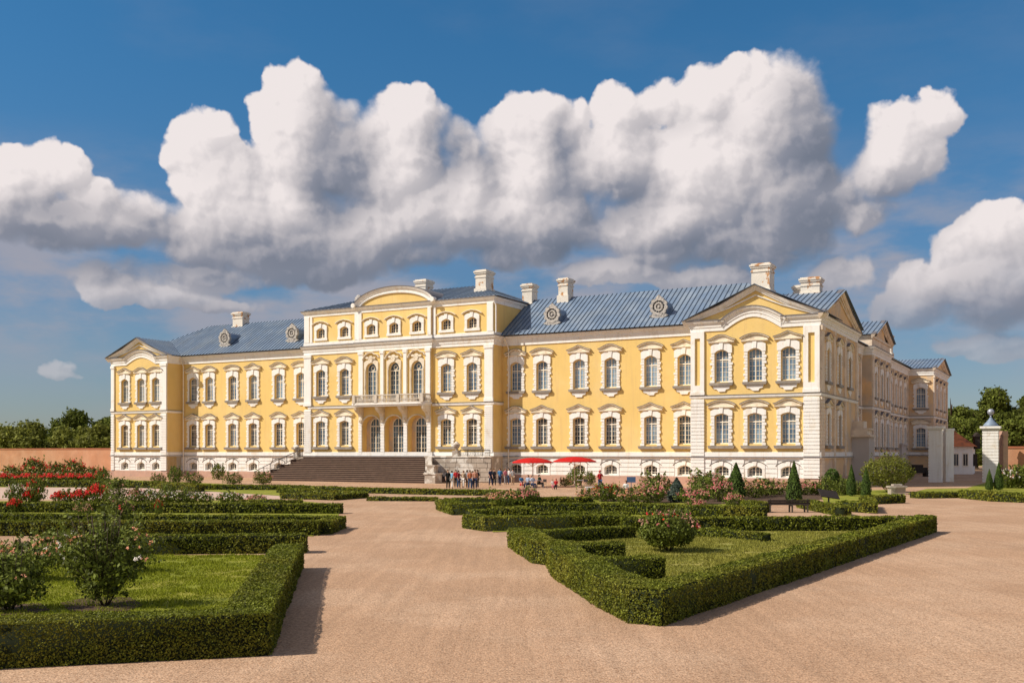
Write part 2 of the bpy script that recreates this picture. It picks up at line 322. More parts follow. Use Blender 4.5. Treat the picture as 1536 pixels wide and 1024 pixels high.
def head(m,hw,ow,zt,ri,ztop,d):
    A=arc(hw+.001,zt,ri)
    pts=[(-ow,zt-ri)]+A+[(ow,zt-ri),(ow,ztop-.22),(ow*.62,ztop),(-ow*.62,ztop),(-ow,ztop-.22)]
    # split in quads between the opening curve and the top outline
    def zo(a): a=abs(a); return ztop if a<=ow*.62 else ztop-.22*(a-ow*.62)/(ow*.38)
    xs=[-ow]+[p[0] for p in A]+[ow]; zi=[zt-ri]+[p[1] for p in A]+[zt-ri]
    for k in range(len(xs)-1):
        m.prism([(xs[k],zi[k]),(xs[k+1],zi[k+1]),(xs[k+1],zo(xs[k+1])),(xs[k],zo(xs[k]))],0,d)
    m.prism([(-.15,zt+.02),(.15,zt+.02),(.22,ztop+.12),(-.22,ztop+.12)],0,d+.08)
def ped(z0,kind,hw=1.45):
    m=MB(Tw); n=12
    if kind=='tri': P=[(-hw,z0+.28),(-hw*.45,z0+.52),(0,z0+.80),(hw*.45,z0+.52),(hw,z0+.28)]
    elif kind=='seg': P=[(hw*(-1+2*k/n),z0+.28+.46*math.sin(PI*k/n)**.85) for k in range(n+1)]
    else: P=[(hw*(-1+2*k/n),z0+.27+.50*(math.sin(PI*k/n)**1.7)) for k in range(n+1)]
    m.rake(P,[(0,0),(0,.22),(.07,.32),(.13,.32),(.13,0)])
    m.mi=0
    m.prism([(-hw*.93,z0+.02),(hw*.93,z0+.02)]+[(a*.93,z-.02) for a,z in P[::-1]],0,.12)
    m.rake([(-hw*.95,z0),(hw*.95,z0)],[(0,0),(0,.16),(.12,.30),(.2,.30),(.2,0)])
    return m
def lip(z0,kind,hw=1.45):
    "dark flashing on the pediment's upper edge"
    m=MB(Tw); n=12; hw+=.02
    if kind=='tri': P=[(-hw,z0+.28),(-hw*.45,z0+.52),(0,z0+.80),(hw*.45,z0+.52),(hw,z0+.28)]
    elif kind=='seg': P=[(hw*(-1+2*k/n),z0+.28+.46*math.sin(PI*k/n)**.85) for k in range(n+1)]
    else: P=[(hw*(-1+2*k/n),z0+.27+.50*(math.sin(PI*k/n)**1.7)) for k in range(n+1)]
    m.rake(P,[(.133,0),(.133,.35),(.175,.35),(.175,0)]); return m
def sill_mb(hw,z0,z1,d): 
    m=MB(Tw); m.prism([(-hw*.93,z0),(hw*.93,z0),(hw,z1),(-hw,z1)],0,d); return m
def me(mb,name,ma,smooth=False): return mb.mesh(name,ma,smooth)
PRO={}
rr=random.Random(3)
def mkproto(key,op,rows,cols,tr,glass,circle=False,rec=.34):
    f,g=mk_frame(op,rows,cols,tr,rec,circle); return {'frame':me(f,'frame','' or M['frame']),'glass':me(g,'glass',glass)}
up={'n':'window','g':mkproto('u',UP,6,4,13.05,M['glassu'])}
lo={'n':'window','g':mkproto('l',LO,6,4,6.62,M['glassl'])}
lo2={'n':'window','g':mkproto('l',LO,6,4,6.62,M['glassu'])}
ba={'n':'basement_window','g':mkproto('b',BA,3,4,None,M['glassd'])}
at={'n':'attic_window','g':mkproto('a',AT_,3,4,None,M['glassd'])}
ud={'n':'balcony_door','g':mkproto('ud',UD,6,4,13.55,M['glassl'],True)}
ldop=(.85,3.35,7.75,.85)
ld={'n':'entrance_door','g':mkproto('ld',ldop,6,4,6.75,M['glassl'],False,.95)}
# surrounds
s_up=[]
for v in range(3):
    m=MB(Tw); rustic_side(m,.74,1.05,10.68,13.74,10,.13,.07,rr); head(m,.74,1.12,14.07,.33,14.72,.16); 
    m.prism([(-.9,10.36),(.9,10.36),(.82,10.05),(.5,9.98),(.38,9.75),(-.38+.1*v,9.75),(-.5,9.98),(-.82,10.05)],0,.12)
    s_up.append(me(m,'surround',M['white']))
s_lo=[]
for v in range(2):
    m=MB(Tw); rustic_side(m,.74,1.07,4.20,7.26,9,.16,.03,rr); head(m,.74,1.16,7.48,.22,7.98,.17); s_lo.append(me(m,'surround',M['white']))
m=MB(Tw); 
for s in(-1,1): m.box(*sorted((s*.761,s*1.02)),0,.10,.86,1.78)
head(m,.76,1.05,2.08,.30,2.42,.12); m.box(-1.05,1.05,0,.13,.86,.985); s_ba=me(m,'surround',M['white'])
m=MB(Tw); m.rake([(-1.25,2.05),(-1.12,2.2),(-.55,2.5),(0,2.62),(.55,2.5),(1.12,2.2),(1.25,2.05)],[(0,0),(0,.14),(.05,.17),(.05,0)]); h_ba=me(m,'hood',M['sill'])
m=MB(Tw)
for s in(-1,1): m.box(*sorted((s*.682,s*1.0)),0,.14,17.92,19.12)
head(m,.68,1.02,19.42,.30,19.9,.16); m.box(-1.08,1.08,0,.17,17.82,18.12); s_at=me(m,'surround',M['white'])
m=MB(Tw); m.rake([(-1.3,19.78),(-1.05,19.95),(-.6,20.12),(0,20.22),(.6,20.12),(1.05,19.95),(1.3,19.78)],[(0,0),(0,.2),(.06,.32),(.14,.32),(.14,0)]); h_at=me(m,'hood',M['trim'])
m=MB(Tw)
for s in(-1,1):
    m.box(*sorted((s*.802,s*1.05)),0,.12,9.5,13.8); m.box(*sorted((s*.86,s*.98)),.12,.2,9.6,13.7)
head(m,.80,1.06,14.60,.80,14.95,.15)
m.rake([(-1.15,14.95),(-.9,15.35),(-.4,15.75),(.2,15.8),(.6,15.55),(.95,15.5),(1.15,15.2)],[(0,0),(0,.25),(.08,.35),(.16,.35),(.16,0)])
for a,z,r in ((-.55,15.25,.2),(0,15.3,.26),(.5,15.2,.2),(.15,15.0,.14),(-.25,15.05,.14)):
    m.prism([(a+r*math.cos(2*PI*k/8)*1.2,z+r*math.sin(2*PI*k/8)*.8) for k in range(8)],0,.24)
s_ud=me(m,'surround',M['trim'])
p_me={}
for k in('tri','seg','ogee'):
    for lv,z0 in (('u',14.72),('l',8.0)):
        a=ped(z0,k); b=lip(z0,k); q=len(a.v); a.f+= [[i+q for i in f] for f in b.f]; a.m+=[1]*len(b.f); a.v+=b.v
        p_me[k+lv]=me(a,'pediment',[M['trim'],M['lead']])
sill_u=me(sill_mb(1.28,10.38,10.66,.30),'sill',M['sill']); sill_l=me(sill_mb(1.42,3.86,4.17,.34),'sill',M['sill'])
def place(proto,parts,a,plane,side=False,label=None):
    "one window with its pieces as children; side windows face right"
    if side: loc=(plane,a,0); rz=PI/2
    else: loc=(a,plane,0); rz=0
    w=inst(proto['n'],proto['g']['frame'],pal,loc,rz)
    inst('glass',proto['g']['glass'],w)
    for n_,d_ in parts: inst(n_,d_,w)
    return w
PK=['ogee','seg','tri']
def upper(a,Y,k,side=False): return place(up,[('surround',s_up[k%3]),('pediment',p_me[k_kind(k)+'u']),('sill',sill_u)],a,Y,side)
def k_kind(k): return ['tri','ogee','seg'][k%3]
def lower(a,Y,k,side=False): return place(lo2 if (a>88 or k%4==2) else lo,[('surround',s_lo[k%2]),('pediment',p_me[('tri','tri','ogee')[k%3]+'l' if not a>88 else ('seg','ogee','seg')[k%3]+'l']),('sill',sill_l)],a,Y,side)
def base_w(a,Y,side=False): return place(ba,[('surround',s_ba),('hood',h_ba)],a,Y,side)
LPW=[2.78,6.11,9.1]; LW=[13.6,16.72,21.1,24.88,29.46,33.3]; CL=[38.5,42.3]; CM=[46.7,50.15,53.55]; CR=[57.6,61.2]
RW=[65.9,69.35,74.07,77.98,82.75,86.6]; RPW=[91.58,95.06,98.45]
k=0
for A,Y in ((LPW,YP),(LW,YW),(CL,YC),(CR,YC),(RW,YW),(RPW,YP)):
    for a in A: upper(a,Y,k); lower(a,Y,k+1); k+=1
for A,Y in ((LPW,YP),(LW[:5],YW),(RW,YW),(RPW,YP)):
    for a in A: base_w(a,Y)
for a,dy in [(x,0) for x in CL+CR]+[(x,-.25) for x in CM]: place(at,[('surround',s_at),('hood',h_at)],a,YC+dy)
for a in CM: place(ud,[('surround',s_ud)],a,YC-.25); place(ld,[],a,YC-.25)
# ---- walls
W=MB(); B_=MB(); 
def cols(A,ops): return [(a,ops) for a in A]
def runs(T,a0,a1,A,base=True,zt=16.2,basez=3.2):
    W.T=T; wall(W,a0,a1,3.2,zt,cols(A,[LO,UP])); 
    if base: B_.T=T; wall(B_,a0,a1,.86,3.2,cols(A,[BA]))
runs(TF(YP),0,11.3,LPW); runs(TF(YW),11.3,35.8,LW[:5]+[]) if False else None
W.T=TF(YW); wall(W,11.3,35.8,3.2,16.2,cols(LW,[LO,UP])); B_.T=TF(YW); wall(B_,11.3,35.8,.86,3.2,cols(LW[:5],[BA]))
W.T=TF(YW); wall(W,64.05,88.3,3.2,16.2,cols(RW,[LO,UP])); B_.T=TF(YW); wall(B_,64.05,88.3,.86,3.2,cols(RW,[BA]))
runs(TF(YP),88.3,LP,RPW)
W.T=TF(YC); wall(W,35.8,44.7,3.0,16.2,cols(CL,[LO,UP])); wall(W,55.6,64.05,3.0,16.2,cols(CR,[LO,UP]))
wall(W,35.8,44.7,17.1,21.0,cols(CL,[AT_])); wall(W,55.6,64.05,17.1,21.0,cols(CR,[AT_]))
W.T=TF(YC-.25); wall(W,44.7,55.6,3.0,16.2,cols(CM,[LD,(UD[0],9.3,UD[2],UD[3])]),rev=.95); wall(W,44.7,55.6,17.1,21.0,cols(CM,[AT_]))
W.T=None
for x0,y0,x1,y1,z0,z1 in ((11.3,0,11.3,2.7,0,17),(0,0,0,18,0,17),(35.8,.5,35.8,2.7,0,17),(64.05,.5,64.05,2.7,0,17),(88.3,0,88.3,2.7,0,17),(35.8,.5,35.8,17,17,21),(64.05,.5,64.05,17,17,21),(44.7,.25,44.7,.5,3,21),(55.6,.25,55.6,.5,3,21),(0,18,80,18,0,17)):
    W.poly([(x0,y0,z0),(x1,y1,z0),(x1,y1,z1),(x0,y0,z1)])
# yellow below the arched cornices of the pavilions and their gables
def bell(a0,a1,z0,h,n=14,p=1.0): return [(a0+(a1-a0)*k/n, z0+h*(math.sin(PI*k/n)**p)) for k in range(n+1)]
W.T=TF(YP)
for a0,a1,ga,gz,e0,e1,bz in ((3.1,9.0,5.9,19.45,-.25,11.55,1.0),(91.9,97.7,95.2,20.1,88.1,101.8,1.25)):
    W.poly([(a0,0,16.2)]+[(a,0,z) for a,z in bell(a0,a1,16.2,bz)][1:-1][::1]+[(a1,0,16.2)])
    W.poly([(e0+.3,-.02,17.15),(e1-.3,-.02,17.15),(ga,-.02,gz-.1)])
W.T=TF(YC-.25)
W.poly([(44.9,.0,21.5)]+[(50.15+5.3*math.sin(t),0,21.5+2.0*math.cos(t)) for t in np.linspace(-PI/2,PI/2,20)][1:-1]+[(55.4,.0,21.5)])
W.build('wall',M['yellow'],pal)
B_.T=None; B_.poly([(11.3,0,.86),(11.3,2.7,.86),(11.3,2.7,3.2),(11.3,0,3.2)])
# rusticated courses of the basement
def courses(T,a0,a1,A,z0=.9,z1=2.86,n=4,skip=1.12,d=.10):
    B_.T=T; xs=[a0]
    for a in A: xs+= [a-skip,a+skip]
    xs.append(a1); h=(z1-z0)/n
    for p,q in zip(xs[::2],xs[1::2]):
        if q-p<.1: continue
        for j in range(n): B_.box(p,q,0,d,z0+j*h,z0+(j+1)*h-.09)
courses(TF(YP),0,11.3,LPW); courses(TF(YW),11.3,35.8,LW[:5]+[33.3]); courses(TF(YW),64.05,88.3,RW); courses(TF(YP),88.3,LP,RPW)
B_.T=TF(YC); B_.box(35.8,64.05,-.01,.02,0,3.0)
for part in (lambda x:x<11.29,lambda x:x>=11.29 and x<37,lambda x:x>=37 and x<=64.06,lambda x:x>64.06 and x<88.31,lambda x:x>=88.31):
    q=MB(); q.v=B_.v; q.f=[f for f in B_.f if part(sum(B_.v[i][0] for i in f)/len(f))]; used=sorted({i for f in q.f for i in f}); mp={i:j for j,i in enumerate(used)}
    q.v=[B_.v[i] for i in used]; q.f=[[mp[i] for i in f] for f in q.f]; q.m=[0]*len(q.f); q.build('basement_wall',M['white'],pal)
pl=MB(); 
for path in ([(0,18),(0,0),(11.3,0),(11.3,2.7),(35.8,2.7),(35.8,.5),(64.05,.5),(64.05,2.7),(88.3,2.7),(88.3,0),(LP,0),(LP,20)],):
    pl.sweep(path,[(.0,-.1),(.14,-.1),(.14,.80),(.08,.88),(0,.88)])
pl.build('plinth',M['plinth'],pal)
# ---- mouldings in plan
FULL=[(0,18),(0,0),(11.3,0),(11.3,2.7),(35.8,2.7),(35.8,.5),(44.7,.5),(44.7,.25),(55.6,.25),(55.6,.5),(64.05,.5),(64.05,2.7),(88.3,2.7),(88.3,0),(LP,0)]
SIDE=[(LP,0),(LP,19.4),(99.4,19.4),(99.4,35.0),(100.6,35.0),(100.6,49.5),(99.4,49.5),(99.4,76),(103.3,76),(103.3,96)]
ALL=FULL+SIDE[1:]
bc=MB(); bc.sweep(ALL,[(0,2.88),(.16,2.88),(.2,2.96),(.2,3.0),(.14,3.04),(.14,3.5),(0,3.52)]); bc.build('base_course',M['white'],pal)
bl=MB(); bl.sweep(ALL,[(.16,2.955),(.27,2.955),(.27,3.015),(.142,3.05)]); bl.build('base_flashing',M['lead'],pal)
for p in ([(0,18),(0,0),(11.3,0),(11.3,2.7)],[(36.4,.5),(44.7,.5)],[(55.6,.5),(64.05,.5),(64.05,2.7)],[(88.3,2.7),(88.3,0)]+SIDE):
    m=MB(); m.sweep(p,[(0,9.06),(.08,9.06),(.14,9.2),(.14,9.36),(0,9.38)]); m.build('string_course',M['white'],pal)
    m=MB(); m.sweep(p,[(.0,9.385),(.19,9.36),(.19,9.41),(0,9.44)]); m.build('string_flashing',M['lead'],pal)
CP=[(0,16.05),(.10,16.05),(.10,16.42),(.17,16.46),(.17,16.62),(.24,16.72),(.24,16.82),(.36,16.88),(.44,17.04),(.44,17.12),(0,17.14)]
co=MB()
co.sweep([(0,18),(0,0),(3.1,0)],CP); co.sweep([(9.0,0),(11.3,0),(11.3,2.7),(35.8,2.7),(35.8,.5),(44.7,.5),(44.7,.25),(55.6,.25),(55.6,.5),(64.05,.5),(64.05,2.7),(88.3,2.7),(88.3,0),(91.9,0)],CP)
co.sweep([(97.7,0),(LP,0)]+SIDE[1:],CP)
co.T=TF(YP)
for a0,a1,bz in ((3.1,9.0,1.0),(91.9,97.7,1.25)):
    co.rake(bell(a0,a1,16.05,bz),[(0,0),(0,.10),(.37,.10),(.41,.17),(.57,.17),(.67,.24),(.77,.24),(.83,.36),(.99,.44),(1.07,.44),(1.09,0)])
co.build('cornice',M['white'],pal)
cf=MB(); 
for p in ([(0,18),(0,0),(3.1,0)],[(9.0,0),(11.3,0),(11.3,2.7),(35.8,2.7),(35.8,.5),(44.7,.5),(44.7,.25),(55.6,.25),(55.6,.5),(64.05,.5),(64.05,2.7),(88.3,2.7),(88.3,0),(91.9,0)],[(97.7,0),(LP,0)]+SIDE[1:]):
    cf.sweep(p,[(0,17.143),(.50,17.123),(.50,17.20),(0,17.25)])
cf.T=TF(YP)
for a0,a1,bz in ((3.1,9.0,1.0),(91.9,97.7,1.25)): cf.rake(bell(a0,a1,16.05,bz),[(1.093,0),(1.073,.50),(1.14,.50),(1.18,0)])
cf.build('cornice_flashing',M['lead'],pal)
# pavilion gables: raking mouldings
RK=[(0,0),(0,.16),(.16,.24),(.16,.3),(.30,.40),(.42,.48),(.50,.48),(.50,0)]
def gable(mb,fl,e0,e1,ga,gz,zb=17.1,q=.13,inner=True):
    P=[(e0,zb),(e0+(ga-e0)*.55,zb+(gz-zb)*.47),(ga,gz),(e1-(e1-ga)*.55,zb+(gz-zb)*.47),(e1,zb)]
    P=[(a,z-.42) for a,z in P]
    mb.rake(P,RK); fl.rake(P,[(.503,0),(.503,.56),(.59,.56),(.59,0)])
    if inner:
        P2=[(e0+1.4,zb+.12),(e0+1.4+(ga-e0-1.4)*.55,zb+.06+(gz-zb-1.0)*.50),(ga,gz-.95),(e1-1.4-(e1-1.4-ga)*.55,zb+.06+(gz-zb-1.0)*.5),(e1-1.4,zb+.12)]
        mb.rake(P2,[(0,-.02),(0,.12),(.12,.16),(.12,-.02)])
for g_ in ((-.7,12.0,5.75,19.75),(87.6,102.25,95.15,20.35)):
    gm=MB(TF(YP)); gm2=MB(TF(YP)); gable(gm,gm2,*g_); gm.build('gable_moulding',M['white'],pal); gm2.build('gable_flashing',M['lead'],pal)
for X_,e0,e1,ga,gz in ((LP,-.7,19.9,9.2,20.6),(100.6,34.5,50.0,42.3,21.1),(103.3,75.4,96.6,86,19.4)):
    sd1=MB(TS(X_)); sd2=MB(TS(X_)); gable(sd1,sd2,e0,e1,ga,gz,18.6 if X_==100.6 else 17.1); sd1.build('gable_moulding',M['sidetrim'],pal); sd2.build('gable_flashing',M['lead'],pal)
# attic cornice and arched pediment
ac_=MB(); AC=[(0,20.95),(.08,20.95),(.08,21.2),(.14,21.3),(.14,21.36),(.30,21.45),(.38,21.6),(.38,21.66),(0,21.68)]
AP=[(35.8,17.5),(35.8,.5),(44.7,.5),(44.7,.25),(55.6,.25),(55.6,.5),(64.05,.5),(64.05,17.5)]
ac_.sweep(AP,AC); ac_.sweep(AP,[(0,17.25),(.12,17.25),(.12,17.6),(0,17.64)])
ac_.T=TF(YC-.25)
arcP=[(50.15+5.75*math.sin(t),21.35+2.15*math.cos(t)) for t in np.linspace(-PI/2+.12,PI/2-.12,26)]
ac_.rake(arcP,[(-.45,0),(-.45,.16),(-.33,.2),(-.33,.12),(-.12,.12),(0,.22),(.12,.32),(.26,.4),(.34,.4),(.34,0)])
for s in (-1,1):      # small scroll at the foot of the arch
    c=(50.15+s*5.9,21.85); ac_.prism([(c[0]+.3*math.cos(2*PI*k/12),c[1]+.3*math.sin(2*PI*k/12)) for k in range(12)],0,.66)
ac_.build('attic_cornice',M['white'],pal)
al=MB(); al.sweep(AP,[(0,21.683),(.44,21.663),(.44,21.74),(0,21.78)]); al.T=TF(YC-.25); al.rake(arcP,[(.343,-9.),(.343,.46),(.42,.46),(.42,-9.)]); al.build('attic_flashing',M['lead'],pal)
# ---- pilasters
def pil_low(T,a0,a1,z0=.9,z1=9.0,n=22,d=.22):
    m=MB(T); h=(z1-z0)/n
    m.box(a0+.04,a1-.04,0,d-.07,z0,z1)
    for k in range(n): m.box(a0,a1,0,d,z0+k*h,z0+(k+1)*h-.085)
    m.build('rusticated_pilaster',M['white'],pal)
def pil_up(T,a0,a1,z0=9.44,z1=16.05,panel=False,d=.2):
    m=MB(T); 
    if panel:
        w=(a1-a0)*.30; m.box(a0,a0+w,0,d,z0,z1); m.box(a1-w,a1,0,d,z0,z1); m.box(a0+w,a1-w,0,d,z0,z0+1.0); m.box(a0+w,a1-w,0,d,z1-.7,z1)
        m.box(a0-.05,a1+.05,0,d+.05,z0,z0+.35)
    else: m.box(a0,a1,0,d,z0,z1); m.box(a0-.07,a1+.07,0,d+.06,z0,z0+.4); m.box(a0-.07,a1+.07,0,d+.08,z1-.38,z1-.002)
    m.build('pilaster',M['white'],pal)
for T,a0,a1,pn in ((TF(YP),0,.62,False),(TF(YP),10.15,11.3,False),(TF(YP),88.3,89.75,True),(TF(YP),99.95,LP,True),(TF(YC),35.8,36.95,False),(TF(YC),62.95,64.05,False)):
    pil_low(T,a0,a1,.9 if T(0,0,0)[1]!=YC else 3.5); pil_up(T,a0,a1,panel=pn)
for a0,a1 in ((44.8,45.45),(54.85,55.5)):
    pil_up(TF(YC-.25),a0,a1,9.5)
for a0,a1 in ((48.2,48.65),(51.65,52.1)): pil_up(TF(YC-.25),a0,a1,9.5,d=.26)
for a0,a1 in ((44.75,45.25),(48.15,48.7),(51.6,52.12),(55.0,55.55)):
    m=MB(TF(YC-.25)); h=.37
    for k in range(12): m.box(a0,a1,0,.16,3.2+k*h,3.2+(k+1)*h-.06)
    m.box(a0+.03,a1-.03,0,.1,3.1,7.9); m.build('rusticated_pilaster',M['white'],pal)
for a0,a1 in ((35.8,36.6),(36.75,37.1),(43.95,44.6),(55.7,56.1),(63.25,64.05)): 
    m=MB(TF(YC)); m.box(a0,a1,0,.14,17.64,20.95); m.build('attic_pilaster',M['white'],pal)
for a0,a1 in ((44.72,45.2),(55.1,55.58)):
    m=MB(TF(YC-.25)); m.box(a0,a1,0,.14,17.64,20.95); m.build('attic_pilaster',M['white'],pal)
# downpipes at the inner corners
for x,y,zt in ((65.0,2.45,16.9),(11.9,2.45,16.9),(88.0,2.4,16.9)):
    m=MB(); m.tube([(x,y,.3),(x,y,zt-1.2),(x-.25,y-.35,zt-.3),(x-.25,y-.6,zt)],.085,8); m.build('downpipe',M['frame'],pal)
m=MB(); m.tube([(64.5,.35,17.4),(64.5,.35,20.6),(64.3,.2,21.2)],.08,8); m.build('downpipe',M['white'],pal)
# ---- lower niches: yellow back walls with the door openings
nb=MB(TF(YC-.25)); 
for a in CM:
    nb.T=(lambda a_,d,z:(a_,YC-.25-d+.9,z)); wall(nb,a-1.45,a+1.45,3.0,8.1,[(a,[ldop])],rev=.2)
nb.T=None; nb.build('niche_wall',M['ochre'],pal)
# ---- balcony
bal=MB(); bal.slab([(44.9,.2),(44.9,-1.15),(45.6,-1.35),(54.7,-1.35),(55.6,-1.15),(55.6,.2)],9.12,9.32); bal.slab([(44.75,.2),(44.75,-1.25),(45.5,-1.48),(54.8,-1.48),(55.75,-1.25),(55.75,.2)],9.32,9.5)
bo=bal.build('balcony',M['white'],pal)
b2=MB(); path=[(44.95,.1),(44.95,-1.15),(45.6,-1.35),(54.7,-1.35),(55.55,-1.15),(55.55,.1)]
b2.sweep(path,[(-.08,10.42),(.1,10.42),(.1,10.54),(-.08,10.54),(-.08,10.42)]); b2.sweep(path,[(-.08,9.5),(.08,9.5),(.08,9.6),(-.08,9.6)])
for p,q in zip(path,path[1:]):
    l=math.hypot(q[0]-p[0],q[1]-p[1]); n=max(2,int(l/.2))
    for k_ in range(n+1):
        x=p[0]+(q[0]-p[0])*k_/n; y=p[1]+(q[1]-p[1])*k_/n
        b2.lathe(x,y,[(.04,9.6),(.075,9.75),(.085,9.9),(.04,10.15),(.05,10.42)],6)
for x in (45.2,48.55,51.85,55.3): b2.box(x-.2,x+.2,-1.5,-1.18,9.5,10.56)
b2.build('balustrade',M['balus'],bo)
for x in (45.2,48.45,51.85,55.25):
    m=MB(lambda a,d,z:(d,a,z)); pts=[(.25,7.2),(-.0,7.2),(-.12,7.5),(-.10,7.9),(-.30,8.25),(-.75,8.5),(-1.05,8.75),(-1.2,9.11),(.25,9.11)]
    m.prism(pts,x-.26,x+.26); m.prism([(a-.05 if a<.2 else a,z) for a,z in pts[1:-1]]+[(.2,9.1),(.2,7.2)],x-.12,x+.12) ; m.build('bracket',M['trim'],bo)
# vault soffits between brackets
m=MB(TF(YC-.25))
for a in CM: m.rake([(a+1.42*math.cos(t),6.7+1.3*math.sin(t)) for t in np.linspace(PI,0,12)],[(0,0),(.0,.16),(.14,.16),(.14,0)])
m.build('arch_moulding',M['trim'],pal)
# ---- roofs
rf=MB()
def face(pts,s=.58,w=.07,h=.07,seam=True):
    "roof plane with standing seams; pts[0]-pts[1] is the eave"
    V=[Vector(p) for p in pts]; e=(V[1]-V[0]).normalized(); n=None
    for k in range(2,len(V)):
        n=(V[1]-V[0]).cross(V[k]-V[0])
        if n.length>1e-3: break
    n.normalize(); 
    if n.z<0: n=-n
    up_=n.cross(e); 
    if up_.z<0: up_=-up_
    rf.poly(pts); Q=[((v-V[0]).dot(e),(v-V[0]).dot(up_)) for v in V]
    if not seam: return
    a=min(q[0] for q in Q)+.15; amax=max(q[0] for q in Q)
    while a<amax:
        hits=[]
        for p,q in zip(Q,Q[1:]+Q[:1]):
            if (p[0]-a)*(q[0]-a)<0: hits.append(p[1]+(q[1]-p[1])*(a-p[0])/(q[0]-p[0]))
        if len(hits)>=2:
            b0,b1=min(hits),max(hits)
            if b1-b0>.2:
                c=[V[0]+e*(a+s1*w/2)+up_*bb+n*hh for hh in (.0,h) for bb in (b0,b1) for s1 in (-1,1)]
                i=[rf.P(tuple(x)) for x in c]
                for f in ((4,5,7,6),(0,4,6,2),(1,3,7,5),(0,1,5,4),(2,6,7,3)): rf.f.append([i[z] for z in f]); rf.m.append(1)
        a+=s*(1+.06*math.sin(a*3.1))
E=17.24; ZR=22.35
face([(-.75,1.92,E),(LP+.2,1.92,E),(91.6,9.45,ZR),(10.2,9.45,ZR)]); face([(-.75,17.,E),(-.75,1.92,E),(10.2,9.45,ZR)]); face([(-.75,17,E),(84,17,E),(84.6,9.45,ZR),(10.2,9.45,ZR)],seam=False)
face([(LP+.2,1.92,E),(LP+.2,17,E),(91.6,9.45,ZR)],seam=False)
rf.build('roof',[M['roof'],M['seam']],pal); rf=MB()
# side wing roof
face([(100.2,8,E),(100.2,96,E),(92.8,96,21.0),(92.8,9.45,21.0)]); face([(85.4,17,E),(85.4,96,E),(92.8,96,21.0),(92.8,9.45,21.0)],seam=False); rf.poly([(100.2,96,E),(85.4,96,E),(92.8,96,21.0)])
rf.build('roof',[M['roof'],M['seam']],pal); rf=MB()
# cross gables: front ones run back, side ones run inwards
def gr(e0,e1,ga,gz,zb,y0,y1): face([(e0,y0,zb),(e0,y1,zb),(ga,y1,gz),(ga,y0,gz)]); face([(e1,y0,zb),(e1,y1,zb),(ga,y1,gz),(ga,y0,gz)])
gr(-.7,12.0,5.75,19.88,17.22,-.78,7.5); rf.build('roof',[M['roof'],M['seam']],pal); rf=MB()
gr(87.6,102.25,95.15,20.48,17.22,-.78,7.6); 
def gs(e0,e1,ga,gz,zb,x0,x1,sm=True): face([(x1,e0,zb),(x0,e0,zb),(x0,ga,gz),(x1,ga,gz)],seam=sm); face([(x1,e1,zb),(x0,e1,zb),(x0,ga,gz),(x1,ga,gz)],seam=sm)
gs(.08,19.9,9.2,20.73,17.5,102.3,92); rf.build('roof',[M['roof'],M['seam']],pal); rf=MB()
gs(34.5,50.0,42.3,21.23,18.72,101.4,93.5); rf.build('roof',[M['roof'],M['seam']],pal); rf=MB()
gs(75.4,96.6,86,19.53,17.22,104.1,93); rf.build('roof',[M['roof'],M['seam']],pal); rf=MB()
# attic hipped roof
z0=21.77; face([(35.15,.35,z0),(64.7,.35,z0),(57,9.2,24.7),(44.5,9.2,24.7)]); face([(64.7,.35,z0),(64.7,18,z0),(57,9.2,24.7)]); face([(35.15,.35,z0),(35.15,18,z0),(44.5,9.2,24.7)]); face([(35.15,18,z0),(64.7,18,z0),(57,9.2,24.7),(44.5,9.2,24.7)],seam=False)
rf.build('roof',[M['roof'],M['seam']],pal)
# ---- chimneys
def chimney(x,y,w,d,z0,z1,pot=False):
    m=MB(); m.box(x-w/2,x+w/2,y-d/2,y+d/2,z0,z1-.5); m.box(x-w/2-.08,x+w/2+.08,y-d/2-.08,y+d/2+.08,z1-.95,z1-.78)
    m.box(x-w/2-.12,x+w/2+.12,y-d/2-.12,y+d/2+.12,z1-.5,z1-.32); m.box(x-w/2-.2,x+w/2+.2,y-d/2-.2,y+d/2+.2,z1-.32,z1-.14); m.box(x-w/2-.05,x+w/2+.05,y-d/2-.05,y+d/2+.05,z1-.14,z1)
    m.box(x-w/2-.14,x+w/2+.14,y-d/2-.14,y+d/2+.14,z0,z0+ .9 if not pot else z0+.5)
    o=m.build('chimney',M['chim'],pal); c=MB(); c.box(x-w/2+.15,x+w/2-.15,y-d/2+.15,y+d/2-.15,z1,z1+.04); c.build('flue',M['lead'],o); return o
chimney(60.0,5.4,1.45,1.9,22.6,25.75); chimney(64.15,9.45,1.35,1.5,21.0,24.35); chimney(69.2,9.3,1.25,1.6,21.6,24.6); chimney(47.8,10.4,1.6,1.8,23.6,26.3)
chimney(16.2,9.45,1.9,1.4,21.0,24.0); chimney(93.55,8.6,2.0,2.0,20.4,24.1); chimney(98.6,9.6,2.0,1.5,19.8,22.35); chimney(96.9,11.8,1.3,1.2,19.6,21.95); chimney(99.0,57.0,1.6,1.6,17.3,20.9)
